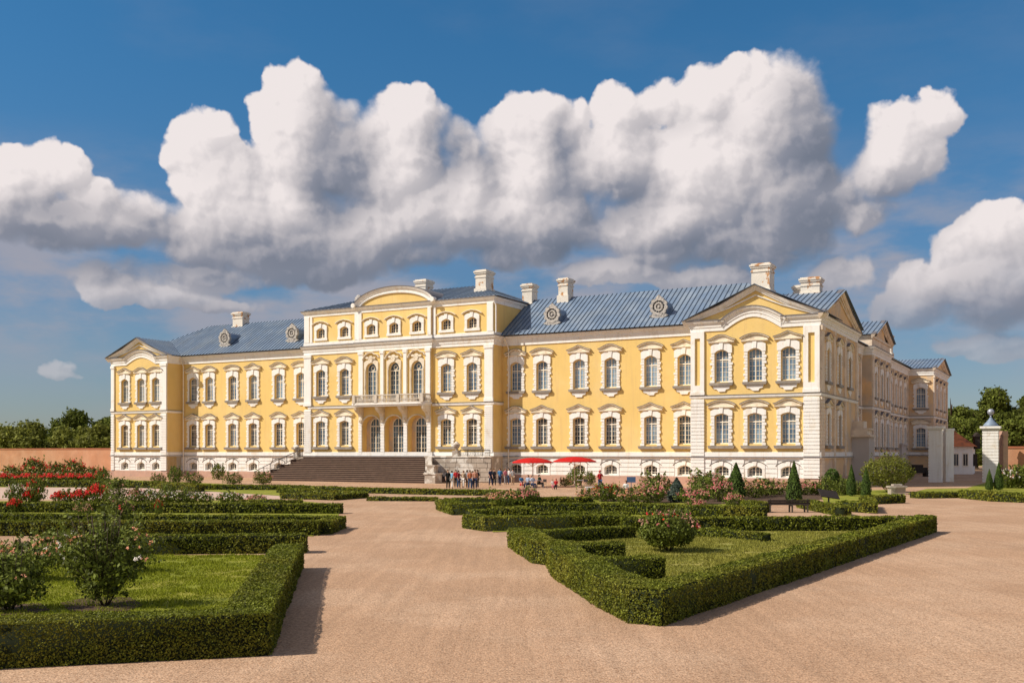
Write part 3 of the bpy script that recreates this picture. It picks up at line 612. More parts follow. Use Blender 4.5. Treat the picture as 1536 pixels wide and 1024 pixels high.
# ---- oval dormers
def dormer(x,y=3.55,z=19.55,r=.95):
    o=bpy.data.objects.new('dormer',None); COL.objects.link(o); o.parent=pal
    n=20; m=MB(); body=[(x+r*.86*math.cos(2*PI*k/n),z+r*.86*math.sin(2*PI*k/n)) for k in range(n)]
    m.prism(body,y+.1,y+3.6); m.box(x-r*.9,x+r*.9,y+.25,y+2.0,z-1.5,z-.3); m.build('body',M['roof'],o)
    m=MB()
    for k in range(n):
        t0,t1=2*PI*k/n,2*PI*(k+1)/n; ro=r*(1.12 if k%2 else 1.02); ri=r*.72
        m.prism([(x+ro*math.cos(t0),z+ro*math.sin(t0)),(x+ro*math.cos(t1),z+ro*math.sin(t1)),(x+ri*math.cos(t1),z+ri*math.sin(t1)),(x+ri*math.cos(t0),z+ri*math.sin(t0))],y-.12,y+.25)
        ro,ri=r*.52,r*.34
        m.prism([(x+ro*math.cos(t0),z+ro*math.sin(t0)),(x+ro*math.cos(t1),z+ro*math.sin(t1)),(x+ri*math.cos(t1),z+ri*math.sin(t1)),(x+ri*math.cos(t0),z+ri*math.sin(t0))],y-.1,y+.2)
    m.prism([(x+.12*math.cos(2*PI*k/8),z+.12*math.sin(2*PI*k/8)) for k in range(8)],y-.12,y+.2)
    for k in range(6):
        t=PI*k/6; dx,dz=math.cos(t),math.sin(t); m.prism([(x-dx*.8*r-dz*.03,z-dz*.8*r+dx*.03),(x-dx*.8*r+dz*.03,z-dz*.8*r-dx*.03),(x+dx*.8*r+dz*.03,z+dz*.8*r-dx*.03),(x+dx*.8*r-dz*.03,z+dz*.8*r+dx*.03)],y-.02,y+.06)
    m.prism([(x-r*1.2,z-r*1.05),(x-r*.5,z-r*1.35),(x+r*.5,z-r*1.35),(x+r*1.2,z-r*1.05),(x+r*.7,z-r*.8),(x-r*.7,z-r*.8)],y-.08,y+.3)
    m.prism([(x-r*.45,z+r*1.0),(x+r*.45,z+r*1.0),(x,z+r*1.4)],y-.05,y+.25)
    m.build('ring',M['ring'],o)
    m=MB(); m.prism([(x+r*.75*math.cos(2*PI*k/n),z+r*.75*math.sin(2*PI*k/n)) for k in range(n)],y+.08,y+.1-.005); m.build('glass',M['glassd'],o)
for x in (18.75,31.0,70.2,83.35): dormer(x)
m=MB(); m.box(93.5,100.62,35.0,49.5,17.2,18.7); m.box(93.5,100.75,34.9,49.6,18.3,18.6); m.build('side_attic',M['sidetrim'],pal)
# rooftop ornament left of the arched pediment
m=MB(); m.box(40.6,44.4,3.6,4.2,22.4,22.75); m.lathe(42.0,3.9,[(.35,22.7),(.65,23.1),(.6,23.5),(.25,23.9)],9); m.lathe(43.6,3.9,[(.45,22.7),(.4,23.0),(.2,23.3)],7); m.build('roof_ornament',M['ring'],pal)
# ---- side facade (in shade)
SW=MB(); s1=[3.6,9.2,14.8]; s2=[22.3,26.4,30.8]; s3=[37.6,42.3,47.0]; s4=[53.2,58,62.8,67.6,72.4]; s5=[80.5,86,91.5]
portal=[(17.2,)]
for X,a0,a1,A in ((LP,0,19.4,s1),(99.4,19.4,35,s2),(100.6,35,49.5,s3),(99.4,49.5,76,s4),(103.3,76,96,s5)):
    SW.T=TS(X); wall(SW,a0,a1,.0,16.2,cols([a for a in A if a!=14.8 and a!=22.3],[LO,UP])+([(14.8,[UP])] if A is s1 else [])+([(22.3,[UP])] if A is s2 else []))
    for j,a in enumerate(A):
        upper(a,X,j,True)
        if a not in (14.8,22.3): lower(a-.0,X,j,True)
    # plain raised panels between the windows
SW.T=None
for x0,y0,x1,y1 in ((99.4,19.4,LP,19.4),(99.4,35,100.6,35),(99.4,49.5,100.6,49.5)): SW.poly([(x0,y0,0),(x1,y1,0),(x1,y1,17),(x0,y0,17)])
for e0,e1,ga,gz,X in ((-.3,19.5,9.2,20.5,LP),(35.1,49.4,42.3,20.9,100.6),(75.8,96.2,86,19.3,103.3)): SW.poly([(X-.02,e0,17.1),(X-.02,e1,17.1),(X-.02,ga,gz-.25)])
SW.poly([(99.4,96,0),(103.3,96,0),(103.3,96,17),(99.4,96,17)])
SW.T=TF(76.0); wall(SW,99.4,103.3,0,16.2,[(101.4,[LO,UP])]); upper(101.4,76.0,1); lower(101.4,76.0,0)
SW.T=None
SW.build('side_wall',M['ochre'],pal)
for X,P in ((LP,((0.0,1.3),(6.0,6.7),(11.7,12.4),(18.3,19.4))),(99.4,((28.3,28.9),(33.0,33.8),(50.2,51.0),(55.3,55.9),(60.1,60.7),(64.9,65.5),(69.7,70.3),(74.6,75.4))),(100.6,((35,36),(39.7,40.3),(44.4,45.0),(48.5,49.5))),(103.3,((76,77.2),(82.8,83.4),(88.6,89.2),(94.8,96)))):
    for a0,a1 in P:
        m=MB(TS(X)); h=.37
        for k_ in range(22): m.box(a0,a1,0,.2,.9+k_*h,.9+(k_+1)*h-.07)
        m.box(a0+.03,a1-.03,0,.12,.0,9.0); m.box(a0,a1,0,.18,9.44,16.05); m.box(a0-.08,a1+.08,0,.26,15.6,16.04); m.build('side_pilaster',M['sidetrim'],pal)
# grey boarded gateway with a stepped head
m=MB(TS(LP)); m.box(16.2,19.3,0.0,1.9,0,5.2); m.build('gateway',M['greypanel'],pal)
m=MB(TS(LP)); m.box(15.9,19.4,0,2.1,5.2,5.45); m.box(16.2,19.3,0,1.7,5.45,6.0); m.box(16.4,19.2,0,1.9,6.0,6.2); m.box(16.8,19.0,0,1.2,6.2,7.0); m.build('gateway_head',M['sidetrim'],pal)
m=MB(TS(99.4)); m.box(66,71,.1,.5,0,4.6); m.box(65.6,71.4,0,.7,4.6,4.9); m.build('gateway',M['greypanel'],pal)

# ================================================================== staircase and terrace
st=empty('staircase',(PL[0],PL[1],0),PANG,'wide dark stone steps leading up to the three arched palace doors','staircase')
m=MB(); n=13; z1=2.9
for k_ in range(n):
    f=k_/(n-1); yf=-7.0+5.0*f; xl=34.5+3.2*f; xr=59.4-3.3*f; 
    m.slab([(xl,yf),(xr,yf),(xr,-.9),(xl,-.9)],z1*k_/n+(0 if k_==0 else .002),z1*(k_+1)/n)
    m.mi=1; m.slab([(xl-.02,yf-.05),(xr+.02,yf-.05),(xr+.02,yf+.42),(xl-.02,yf+.42)],z1*(k_+1)/n-.045,z1*(k_+1)/n+.012); m.mi=0
m.build('steps',[M['step'],M['tread']],st)
m=MB(); m.box(35.9,37.7,-1.9,.45,0,2.9); m.build('terrace_wall',M['stone'],st)
m=MB(); m.box(56.2,65.2,-1.9,.45,0,2.88)
for j in range(5):      # coursed blocks
    z_=.1+j*.55; x=57.4+(j%2)*.5
    while x<65.1:
        w_=random.uniform(.9,1.9); x2=min(x+w_,65.2); m.box(x,x2-.05,-1.98-random.uniform(0,.06),-1.88,z_,z_+.50); x=x2
m.box(56.1,65.3,-2.1,.44,2.88,3.06); m.build('terrace_wall',M['stone'],st)
m=MB(); m.box(37.7,56.2,-.9,.45,0,2.9); m.build('landing',M['step'],st)
# weathered pedestal blocks at the right cheek
m=MB(); m.slab([(59.5,-7.1),(60.9,-7.1),(60.9,-5.7),(59.3,-5.7)],0,1.0); m.slab([(59.35,-7.2),(61.0,-7.2),(61.0,-5.6),(59.25,-5.6)],1.0,1.15); m.slab([(59.7,-6.9),(60.6,-6.9),(60.6,-6.0),(59.7,-6.0)],1.15,1.9); m.slab([(59.5,-6.95),(60.75,-6.95),(60.75,-5.85),(59.5,-5.85)],1.9,2.05)
m.slab([(58.5,-5.7),(60.0,-5.7),(57.4,-1.9),(56.1,-1.9)],0,1.2); m.slab([(57.9,-4.6),(58.9,-4.6),(57.3,-1.9),(56.1,-1.9)],1.2,2.1); m.slab([(57.0,-3.2),(57.9,-3.2),(57.2,-1.9),(56.1,-1.9)],2.1,2.95); m.build('cheek_wall',M['stone'],st)
m=MB(); m.slab([(34.15,-7.1),(34.5,-7.1),(37.7,-1.9),(37.35,-1.9)],0,.35)
for q_,z_ in ((.12,.75),(.32,1.35),(.52,1.95),(.75,2.6)): m.slab([(34.15+3.2*q_,-7.0+5.1*q_),(34.5+3.2*q_,-7.0+5.1*q_),(37.7,-1.9),(37.35,-1.9)],z_-.6,z_)
m.build('cheek_wall',M['step'],st)
# railing on the left flight and round the landing
def railing(path,h=1.0,curl=True):
    m=MB()
    for (x0,y0,za),(x1,y1,zb) in zip(path,path[1:]):
        l=math.hypot(x1-x0,y1-y0); nn=max(1,round(l/.17))
        m.tube([(x0,y0,za+h),(x1,y1,zb+h)],.045,5); m.tube([(x0,y0,za+.12),(x1,y1,zb+.12)],.03,4)
        for k_ in range(nn+1):
            f=k_/nn; x=x0+(x1-x0)*f; y=y0+(y1-y0)*f; z=za+(zb-za)*f
            m.tube([(x,y,z+(.0 if k_%6==0 else .12)),(x,y,z+h)],.05 if k_%6==0 else .016,4)
            if k_%2==0 and k_<nn and curl:
                t=[(x+(x1-x0)/l*.08*(1+math.cos(a_)),y+(y1-y0)/l*.08*(1+math.cos(a_)),z+.5+.3*math.sin(a_)) for a_ in np.linspace(0,2*PI,9)]; m.tube(t,.013,3)
    return m
railing([(34.3,-7.05,.15),(35.3,-5.45,1.1),(36.4,-3.7,2.05),(37.5,-1.95,2.9)]).build('railing',M['iron'],st)
railing([(35.95,-1.8,2.9),(37.4,-1.85,2.9)]).build('railing',M['iron'],st)
railing([(61.0,-1.9,3.06),(65.0,-1.95,3.06)],.7).build('railing',M['iron'],st)
def urn(x,y,z,s,parent):
    m=MB(); m.box(x-.28*s,x+.28*s,y-.28*s,y+.28*s,z,z+.5*s); m.lathe(x,y,[(.12*s,z+.5*s),(.10*s,z+.6*s),(.3*s,z+.85*s),(.34*s,z+1.05*s),(.2*s,z+1.15*s),(.08*s,z+1.3*s)],12); m.build('urn',M['stone'],parent)
urn(60.3,-1.6,3.06,1.3,st); urn(36.2,-1.5,2.9,1.2,st)

# ================================================================== GROUND
def structure(o): o['kind']='structure'; return o
def sheet(name,pts,z,ma):
    m=MB(); m.poly([(x,y,z) for x,y in pts]); return structure(m.build(name,ma))
S=3000; gx=[-S,-60,60,S]
m=MB(); m.poly([(-S,-200,0),(S,-200,0),(S,S,0),(-S,S,0)]); g=m.build('ground',M['gravel']); structure(g)
def lp(a,b): return (PL[0]+a*ux-b*uy*1.0 if False else PL[0]+a*ux+b*(-uy), PL[1]+a*uy+b*ux)
def sheetpx(name,pxs,z,ma): return sheet(name,[G(x,y) for x,y in pxs],z,ma)
field=sheet('grass_field',[(-900,192),(-60,192),(-40,260),(200,260),(900,150),(900,1500),(-900,1500)],.004,M['lawn'])
# light strip of paving along the palace, pale walk behind the left bed
sheetpx('gravel_walk',[(-250,747.5),(-250,730.5),(238,731),(420,737.5),(425,748),(250,749)],.004,M['paleg'])
sheetpx('lawn',[(-250,994),(380,982),(436,832),(210,832),(130,836),(-200,828),(-250,830)],.010,M['lawn'])
sheetpx('lawn',[(798,812),(770,806),(835,855),(900,905),(985,928),(1400,792),(1395,794.5),(850,794)],.010,M['lawndry'])
sheetpx('lawn',[(-250,729.5),(-250,716),(160,718),(300,724),(420,729),(548,733),(545,742),(430,744),(300,736),(230,731)],.012,M['lawn'])
sheetpx('lawn',[(-250,803),(-250,752),(440,750),(512,757),(508,772),(492,780),(470,804)],.014,M['lawn'])
sheetpx('lawn',[(668,752),(700,746),(885,748),(1130,756),(1148,770),(939,790),(740,798),(712,782),(700,775),(690,770)],.016,M['lawn'])
sheetpx('lawn',[(430,743),(432,734),(540,737),(546,741)],.018,M['lawndry'])
sheetpx('lawn',[(640,735.5),(640,733),(750,734),(800,739),(798,743),(720,738)],.014,M['lawn'])
sheetpx('lawn',[(865,742),(905,731),(1150,733),(1230,735),(1240,748),(1130,757),(900,751)],.020,M['soil'])
sheetpx('lawn',[(1235,752),(1230,737),(1345,734),(1348,744),(1305,750),(1270,757)],.022,M['lawn'])
sheetpx('lawn',[(1368,745),(1362,740),(1390,733),(1450,732),(1485,722),(1800,722),(1800,760),(1500,748),(1455,744)],.024,M['lawn'])
sheetpx('soil_patch',[(105,918),(90,905),(135,896),(195,897),(215,908),(190,918)],.030,M['soil'])
sheetpx('soil_patch',[(-20,925),(0,910),(60,905),(75,915),(50,922)],.030,M['soil'])
# the palace court walk seen through the gate is plain ground
# ================================================================== FOLIAGE helpers
def leafquads(P,Nrm,size,jit=.9):
    "quads at P facing Nrm with jitter; returns V,F"
    n=len(P); Nn=Nrm+np.random.normal(0,jit,(n,3)); Nn/=np.linalg.norm(Nn,axis=1)[:,None]+1e-9
    r=np.random.normal(0,1,(n,3)); U=np.cross(Nn,r); U/=np.linalg.norm(U,axis=1)[:,None]+1e-9; Wv=np.cross(Nn,U)
    s=(size*np.random.uniform(.6,1.35,n))[:,None] if np.isscalar(size) else (size*np.random.uniform(.6,1.35,n))[:,None]
    asp=.62
    V=np.stack([P-U*s,P+Wv*s*asp,P+U*s,P-Wv*s*asp],1).reshape(-1,3)
    Fq=np.arange(4*n).reshape(n,4); return V,Fq
def dist(x,y): return math.hypot(x,y)
def hedge(pts,w,h,label,group,px=2.35,cover=1.2,trim=1.0):
    "clipped hedge along a centre line: solid core and leaves all over it"
    pts=[Vector((p[0],p[1])) for p in pts]; n=len(pts); offs=[]
    for k in range(n):
        N=[]
        if k>0: d=(pts[k]-pts[k-1]).normalized(); N.append(Vector((-d.y,d.x)))
        if k<n-1: d=(pts[k+1]-pts[k]).normalized(); N.append(Vector((-d.y,d.x)))
        if len(N)==1: offs.append(N[0])
        else: q=1+N[0].dot(N[1]); offs.append((N[0]+N[1])/max(q,.45))
    o0=sum(pts,Vector((0,0)))/n
    m=MB(); e=.035
    cw=w/2-e
    rings=[]
    for p,o in zip(pts,offs):
        rings.append([m.P((p.x+o.x*s-o0.x,p.y+o.y*s-o0.y,z)) for s,z in ((-cw,0),(-cw,h-e*1.6),(cw,h-e*1.6),(cw,0))])
    for A,B in zip(rings,rings[1:]):
        for k in range(3): m.f.append([A[k],B[k],B[k+1],A[k+1]]); m.m.append(0)
    m.f.append(rings[0]); m.f.append(rings[-1][::-1]); m.m+=[0,0]
    nc=len(m.f); V=[np.array(m.v)]; Fs=[np.array(m.f)]; base=len(m.v)
    def quad(a,b,c,d,nrm):
        # bilinear patch; leaf count from distance
        nonlocal base
        a,b,c,d=[np.array(q,float) for q in (a,b,c,d)]
        L_=np.linalg.norm(b-a); nseg=max(1,int(L_/4))
        for i in range(nseg):
            A0=a+(b-a)*i/nseg; B0=a+(b-a)*(i+1)/nseg; D0=d+(c-d)*i/nseg; C0=d+(c-d)*(i+1)/nseg
            mid=(A0+C0)/2; dd=max(8,math.hypot(mid[0]+o0.x,mid[1]+o0.y)); size=max(.018,px*.5*dd/1028.)
            area=np.linalg.norm(B0-A0)*np.linalg.norm(D0-A0); cnt=int(area*cover/(size*size*1.24))+3
            uu=np.random.rand(cnt)[:,None]; vv=np.random.rand(cnt)[:,None]
            P=(A0*(1-uu)+B0*uu)*(1-vv)+(D0*(1-uu)+C0*uu)*vv
            wob=np.array([mnoise.noise(Vector((p[0]+o0.x,p[1]+o0.y,p[2]*1.3))*2.4)*.05+mnoise.noise(Vector((p[0]+o0.x,p[1]+o0.y,p[2]))*.55+Vector((5,1,2)))*.05 for p in P])
            P=P+np.array(nrm)*(wob+np.random.normal(0,.012,cnt))[:,None]; P[:,2]=np.maximum(P[:,2],.01)
            v,f=leafquads(P,np.tile(nrm,(cnt,1)),size,.75); V.append(v); Fs.append(f+base); base+=len(v)
    hw=w/2
    for k in range(n-1):
        p,q=pts[k]-o0,pts[k+1]-o0; a,b=offs[k],offs[k+1]; d=(q-p).normalized(); nn=Vector((-d.y,d.x))
        pl_,ql=p+a*hw,q+b*hw; pr,qr=p-a*hw,q-b*hw
        quad((*pl_,0),(*ql,0),(*ql,h),(*pl_,h),(nn.x,nn.y,0)); quad((*pr,0),(*qr,0),(*qr,h),(*pr,h),(-nn.x,-nn.y,0))
        quad((*pl_,h),(*ql,h),(*qr,h),(*pr,h),(0,0,1))
    for k,s in ((0,-1),(n-1,1)):
        p=pts[k]-o0; a=offs[k]; d=(pts[1]-pts[0] if k==0 else pts[-1]-pts[-2]).normalized()*s
        quad((*(p+a*hw),0),(*(p-a*hw),0),(*(p-a*hw),h),(*(p+a*hw),h),(d.x,d.y,0))
    Va=np.concatenate(V); Fa=np.concatenate(Fs); mi=np.ones(len(Fa)); mi[:nc]=0
    ob=bpy.data.objects.new('clipped_hedge',np_mesh('clipped_hedge',Va,Fa,[M['core'],M['hleaf']],midx=mi)); COL.objects.link(ob); ob.location=(o0.x,o0.y,0)
    return tag(ob,label,'hedge',group)
def HP(*ps,z=.6): return [G(x,y,z) for x,y in ps]
GL='clipped box hedges of the left garden bed'; GR='clipped box hedges of the right garden bed'; GF='low hedges in front of the palace'
hedge([(-10.5,16.2),(-8.2,17.0),(-4.62,17.95),(-6.46,29.2),(-6.68,30.9)],.82,.74,'tall near hedge at lower left wrapping the corner of the green lawn',GL)
hedge([G(118,805,.6),G(300,803,.6),(-7.2,35.9)],.8,.62,'hedge closing the far side of the near left lawn',GL)
hedge(HP((-60,781),(480,780.5)),.85,.6,'long straight hedge second behind the near left lawn',GL)
hedge(HP((-60,767.5),(508,771)),.7,.52,'long thin hedge third behind the near left lawn',GL)
hedge(HP((-60,752),(512,754)),.8,.55,'long hedge behind all others of the left bed, below bright red roses',GL)
hedge(HP((508,772),(484,780)),.7,.55,'short slanting hedge joining two long left hedges beside the central path',GL)
hedge(HP((360,747.5),(452,747.5)),.6,.5,'short dark hedge behind the right end of the farthest long left hedge',GL)
hedge(HP((-60,719.5),(232,722.5),(300,727)),.9,.62,'long hedge under the red roses before the brick wall',GF)
hedge(HP((424,739.5),(500,741.5),(546,738.5),(420,731.5),z=.4),.6,.42,'low hedge ringing the small dry grass bed before the steps',GF)
hedge(HP((300,727.5),(420,728),(548,732),(640,734),(742,735.5),(800,739),z=.4),1.2,.42,'very long low hedge between the palace steps and the garden',GF)
hedge(HP((552,745.5),(656,746),z=.25),.6,.26,'low ground hugging hedge line crossing the far end of the central path',GF)
# right bed
hedge([(.30,38.0),(1.02,32.6),(1.5,31.9),(1.62,28.6),(2.3,23.6),(2.78,21.35)],.9,.7,'stepped hedge along the left edge of the right lawn, reaching the sharp near corner',GR)
hedge([(2.68,20.85),(18.25,45.2)],.8,.70,'long diagonal hedge on the right edge of the right lawn',GR)
hedge([(18.1,45.9),(4.9,45.8)],.8,.6,'long hedge at the back of the right lawn running to its far right tip',GR)
hedge(HP((706,771),(735,774.5),(860,772.5),(940,772),z=.62),.9,.62,'hedge with a slanting left end, left of the big round rose bush',GR)
hedge(HP((664,749),(688,755.5),(742,755),z=.6),.9,.62,'boxy hedge corner at the far left end of the right garden beds',GR)
hedge(HP((668,746),(770,744),(886,743.5)),.7,.52,'farthest left hedge row of the right bed, below the terrace with people',GR)
hedge(HP((705,765),(748,762.5),z=.5),.7,.5,'short inner hedge behind the slanting hedge end beside the path',GR)
hedge(HP((738,762.5),(798,763),z=.55),.9,.6,'stub of hedge under the peach roses with a dark square end',GR)
hedge(HP((790,753.5),(900,754),(1020,757),(1148,760),z=.6),.8,.6,'long hedge before the far rose border, ending at the dark bench',GR)
hedge(HP((800,768),(945,767.5),z=.45),.6,.45,'thin low hedge just behind the hedge with the slanting end',GR)
hedge(HP((795,798),(862,793.5),(945,789.5),z=.45),.75,.48,'low curved hedge inside the right lawn left of the red rose bush',GR)
hedge(HP((1045,793),(1100,796),(1150,800.5),z=.3),.5,.32,'low hedge strip inside the right lawn right of the red rose bush',GR)
hedge([(1.5,32.7),(3.55,32.6)],.75,.60,'farther of two short hedge stubs jutting into the right lawn',GR)
hedge([(2.0,27.9),(4.1,28.2)],.75,.62,'nearer of two short hedge stubs jutting into the right lawn by the sharp corner',GR)
GB='low hedges round the palace corner beds'
hedge(HP((1120,750),(1148,753),z=.6),.7,.6,'dark end of a hedge just left of the long dark bench',GB)
hedge(HP((1205,749),(1264,759.5),z=.5),.9,.5,'low hedge behind the long dark bench',GB)
hedge(HP((1262,752),(1306,754.5),(1300,747),z=.55),.9,.6,'square hedge corner right of the slanted dark board',GB)
hedge(HP((1300,744.5),(1350,743),z=.5),.9,.55,'low hedge under the round grey green shrub at the palace corner',GB)
hedge(HP((1372,739),(1448,738),z=.4),1.2,.42,'low hedge edging the gravel in front of the left gate pillar',GB)
hedge(HP((1454,737),(1500,741),(1620,745),z=.5),1.6,.6,'hedge edging the lawn at the far right of the picture',GB)

# ================================================================== shrubs, roses
def blobcloud(n,rx,ry,rz,zc,lump=.35,shell=.55,flat=0):
    "points in a lumpy ellipsoid, with outward normals"
    P=[];Nn=[]
    d=np.random.normal(0,1,(n,3)); d/=np.linalg.norm(d,axis=1)[:,None]
    off=np.random.rand(3)*50
    for k in range(n):
        v=d[k]; l=1+lump*mnoise.noise(Vector(v*2.1+off))+lump*.6*mnoise.noise(Vector(v*4.7+off)); r=l*(shell+(1-shell)*random.random()**.5)
        P.append((v[0]*rx*r,v[1]*ry*r,zc+v[2]*rz*r)); Nn.append(v)
    return np.array(P),np.array(Nn)
def flowers(P,size,ma_idx,petals=5):
    V=[];Fs=[]; base=0
    n=len(P)
    for j in range(petals):
        q=P+np.random.normal(0,size*.45,(n,3)); v,f=leafquads(q,np.tile((-.5,-.8,.6),(n,1)),size*.8,.7); V.append(v); Fs.append(f+base); base+=len(v)
    return np.concatenate(V),np.concatenate(Fs)
def shrub_mesh(name,n,rx,ry,rz,zc,leaf,leafm,fl=(),fsize=.05,stems=6,lump=.4,shell=.5,spikes=0,ftop=.2,vase=0):
    m=MB()
    for s in range(stems):
        a=2*PI*s/stems+random.random(); p=(math.cos(a)*rx*.6,math.sin(a)*ry*.6,zc*.9)
        m.tube([(math.cos(a)*.04,math.sin(a)*.04,0),(p[0]*.45,p[1]*.45,zc*.45),p],[.02,.015,.006],4)
    for s in range(spikes):
        a=random.random()*2*PI; r=random.random()*rx*.7; z=zc+rz*random.uniform(.9,1.35); m.tube([(math.cos(a)*r*.4,math.sin(a)*r*.4,zc*.6),(math.cos(a)*r,math.sin(a)*r,z)],[.01,.006],4)
    mats=[M['bark'],leafm]; V=[np.array(m.v)]; Fs=[np.array(m.f)] if False else []
    # stems use tris/quads mixed: keep only quads
    qf=[f for f in m.f if len(f)==4]; Fs=[np.array(qf)]; mi=[np.zeros(len(qf))]; base=len(m.v)
    P,Nn=blobcloud(n,rx,ry,rz,zc,lump,shell); P[:,2]=np.maximum(P[:,2],.03)
    if spikes:
        ex=[];
        for s in range(spikes):
            a=random.random()*2*PI; r=random.random()*rx; z0=zc+rz*.5; z1=zc+rz*random.uniform(1.0,1.5)
            for j in range(14): f=random.random(); ex.append((math.cos(a)*r+random.gauss(0,.05),math.sin(a)*r+random.gauss(0,.05),z0+(z1-z0)*f))
        P=np.concatenate([P,np.array(ex)]); Nn=np.concatenate([Nn,np.tile((0,-.5,.5),(len(ex),1))])
    if vase: k_=np.clip(P[:,2]/(zc+rz),0,1)*(1-vase)+vase; P[:,0]*=k_; P[:,1]*=k_
    v,f=leafquads(P,Nn,leaf,.8); V.append(v); Fs.append(f+base); mi.append(np.ones(len(f))); base+=len(v)
    for j,(fm,cnt,clus) in enumerate(fl):
        mats.append(fm); pts=[]
        for c in range(clus):
            d=np.random.normal(0,1,3); d[2]=abs(d[2])*.8+ftop; d[1]-=.4; d/=np.linalg.norm(d); c0=np.array([d[0]*rx*1.0,d[1]*ry*1.0,zc+d[2]*rz*1.0])
            for q in range(max(1,cnt//clus)): pts.append(c0+np.random.normal(0,1,3)*(rx*.11,ry*.11,rz*.08))
        pts=np.array(pts); v,f=flowers(pts,fsize,2+j); V.append(v); Fs.append(f+base); mi.append(np.full(len(f),2+j)); base+=len(v)
    return np_mesh(name,np.concatenate(V),np.concatenate(Fs),mats,midx=np.concatenate(mi))
SH={}
SH['leafy']=shrub_mesh('shrub',2600,1.0,1.0,.75,.85,.055,M['leafa'],[(M['ppeach'],14,5)],.05,spikes=10)
SH['red']=shrub_mesh('rose',900,1,1,.62,.62,.085,M['leafa'],[(M['pred'],80,16)],.062,spikes=8)
SH['red2']=shrub_mesh('rose',800,1,1,.60,.62,.085,M['leafa'],[(M['pred'],34,10),(M['ppink'],10,6)],.06,spikes=10)
SH['redlow']=shrub_mesh('rose',700,1,1,.50,.50,.09,M['leafa'],[(M['pred'],120,24)],.07,spikes=4)
SH['pink']=shrub_mesh('rose',800,1,1,.60,.6,.085,M['leafa'],[(M['ppink'],50,22),(M['pdusty'],70,30),(M['pmag'],10,5)],.06,spikes=8)
SH['peach']=shrub_mesh('rose',800,1,1,.60,.6,.085,M['leafa'],[(M['ppeach'],64,26),(M['pdusty'],50,22)],.06,spikes=8)
SH['dusty']=shrub_mesh('rose',800,1,1,.60,.6,.085,M['leafa'],[(M['pdusty'],95,36),(M['ppeach'],26,14)],.06,spikes=8)
SH['white']=shrub_mesh('rose',800,1,1,.45,.45,.085,M['leafa'],[(M['pwhite'],60,26),(M['ppink'],16,8)],.055,spikes=4)
SH['plain']=shrub_mesh('shrub',900,1,1,.62,.62,.085,M['leafa'],[],.08,spikes=12)
def shrub(kind,px,py,rw,h,label,group,cat='rose bush',name='rose_bush',sq=1.):
    x,y=G(px,py); base={'leafy':1.6,'red':1.24,'red2':1.24,'redlow':1.0,'white':.9}.get(kind,1.22)
    o=inst(name,SH[kind],None,(x,y,0),random.random()*.8-.4,(rw*.62,rw*.62,h*.9/base)); return tag(o,label,cat,group)
GA='rose bushes of the near left bed'
def bush(label,px,py,n,rx,ry,rz,zc,leaf,ma,fl,fs,spikes=10,name='rose_bush',cat='rose bush',group=None,lump=.4,shell=.45,ftop=.2,vase=0):
    x,y=G(px,py); o=bpy.data.objects.new(name,shrub_mesh(name,n,rx,ry,rz,zc,leaf,ma,fl,fs,9,lump,shell,spikes,ftop,vase)); COL.objects.link(o); o.location=(x,y,0); return tag(o,label,cat,group)
bush('tall leafy rose bush with white blooms in the near left lawn',158,909,3600,1.15,.8,.85,1.0,.05,M['leafa'],[(M['pwhite'],12,3),(M['ppeach'],26,9)],.04,34,group=GA,vase=.5)
bush('dark rose bush cut by the left edge of the picture with peach blooms above it',14,916,2800,.80,.6,.55,.66,.05,M['leafa'],[(M['ppeach'],18,6)],.035,16,group=GA)
bush('leafy green shrub standing between the tall rose bush and the hedge behind it',150,858,2600,1.55,.8,.42,.48,.055,M['leafa'],[(M['pwhite'],6,3)],.04,24,name='shrub',cat='shrub',group=GA)
bush('peach flowered rose bush at the left edge above the dark rose bush',30,870,1600,1.1,.8,.45,.6,.055,M['leafa'],[(M['ppeach'],60,14)],.045,10,group=GA)
bush('rose bush with peach flowers in front of the pink gravel patch',85,842,1300,.8,.7,.4,.55,.055,M['leafa'],[(M['ppeach'],34,9)],.045,12,group=GA)
bush('tall thin leggy rose bush rising over the left hedges',180,800,1100,.6,.5,.6,.85,.055,M['leafa'],[(M['pdusty'],14,6),(M['pred'],3,1)],.05,20,group=GA,shell=.3)
bush('tall sparse rose bush in front of the pale walk, above the leggy one',175,765,650,.75,.6,.75,.95,.08,M['leafa'],[(M['pdusty'],16,8)],.06,22,group=GA,shell=.3)
bush('big round rose bush with red blooms in the right lawn',1003,827,5200,1.05,.9,.62,.78,.055,M['leafa'],[(M['pred'],10,4),(M['pdusty'],50,22),(M['ppink'],12,6)],.055,16,group=None,lump=.2,ftop=.35)
GRD='red rose bushes before the brick wall'
for px,w,h,l in ((20,1.9,2.2,'leftmost'),(52,2.2,3.2,'second from left'),(84,2.0,2.6,'third from left'),(112,2.0,3.0,'fourth from left'),(140,1.8,2.0,'fifth from left')):
    shrub('red' if px%3 else 'red2',px,721,w,h*.9,l+' of the red rose bushes before the brick wall',GRD)
for px,w in ((5,2.4),(40,2.6),(72,2.6),(104,2.6),(135,2.2)):
    shrub('redlow',px,722.5,w,1.15,'low red rose bush before the brick wall, '+{5:'at the left picture edge',40:'second from the edge',72:'in the middle of the bed',104:'second from the palace',135:'nearest to the palace'}[px],GRD)
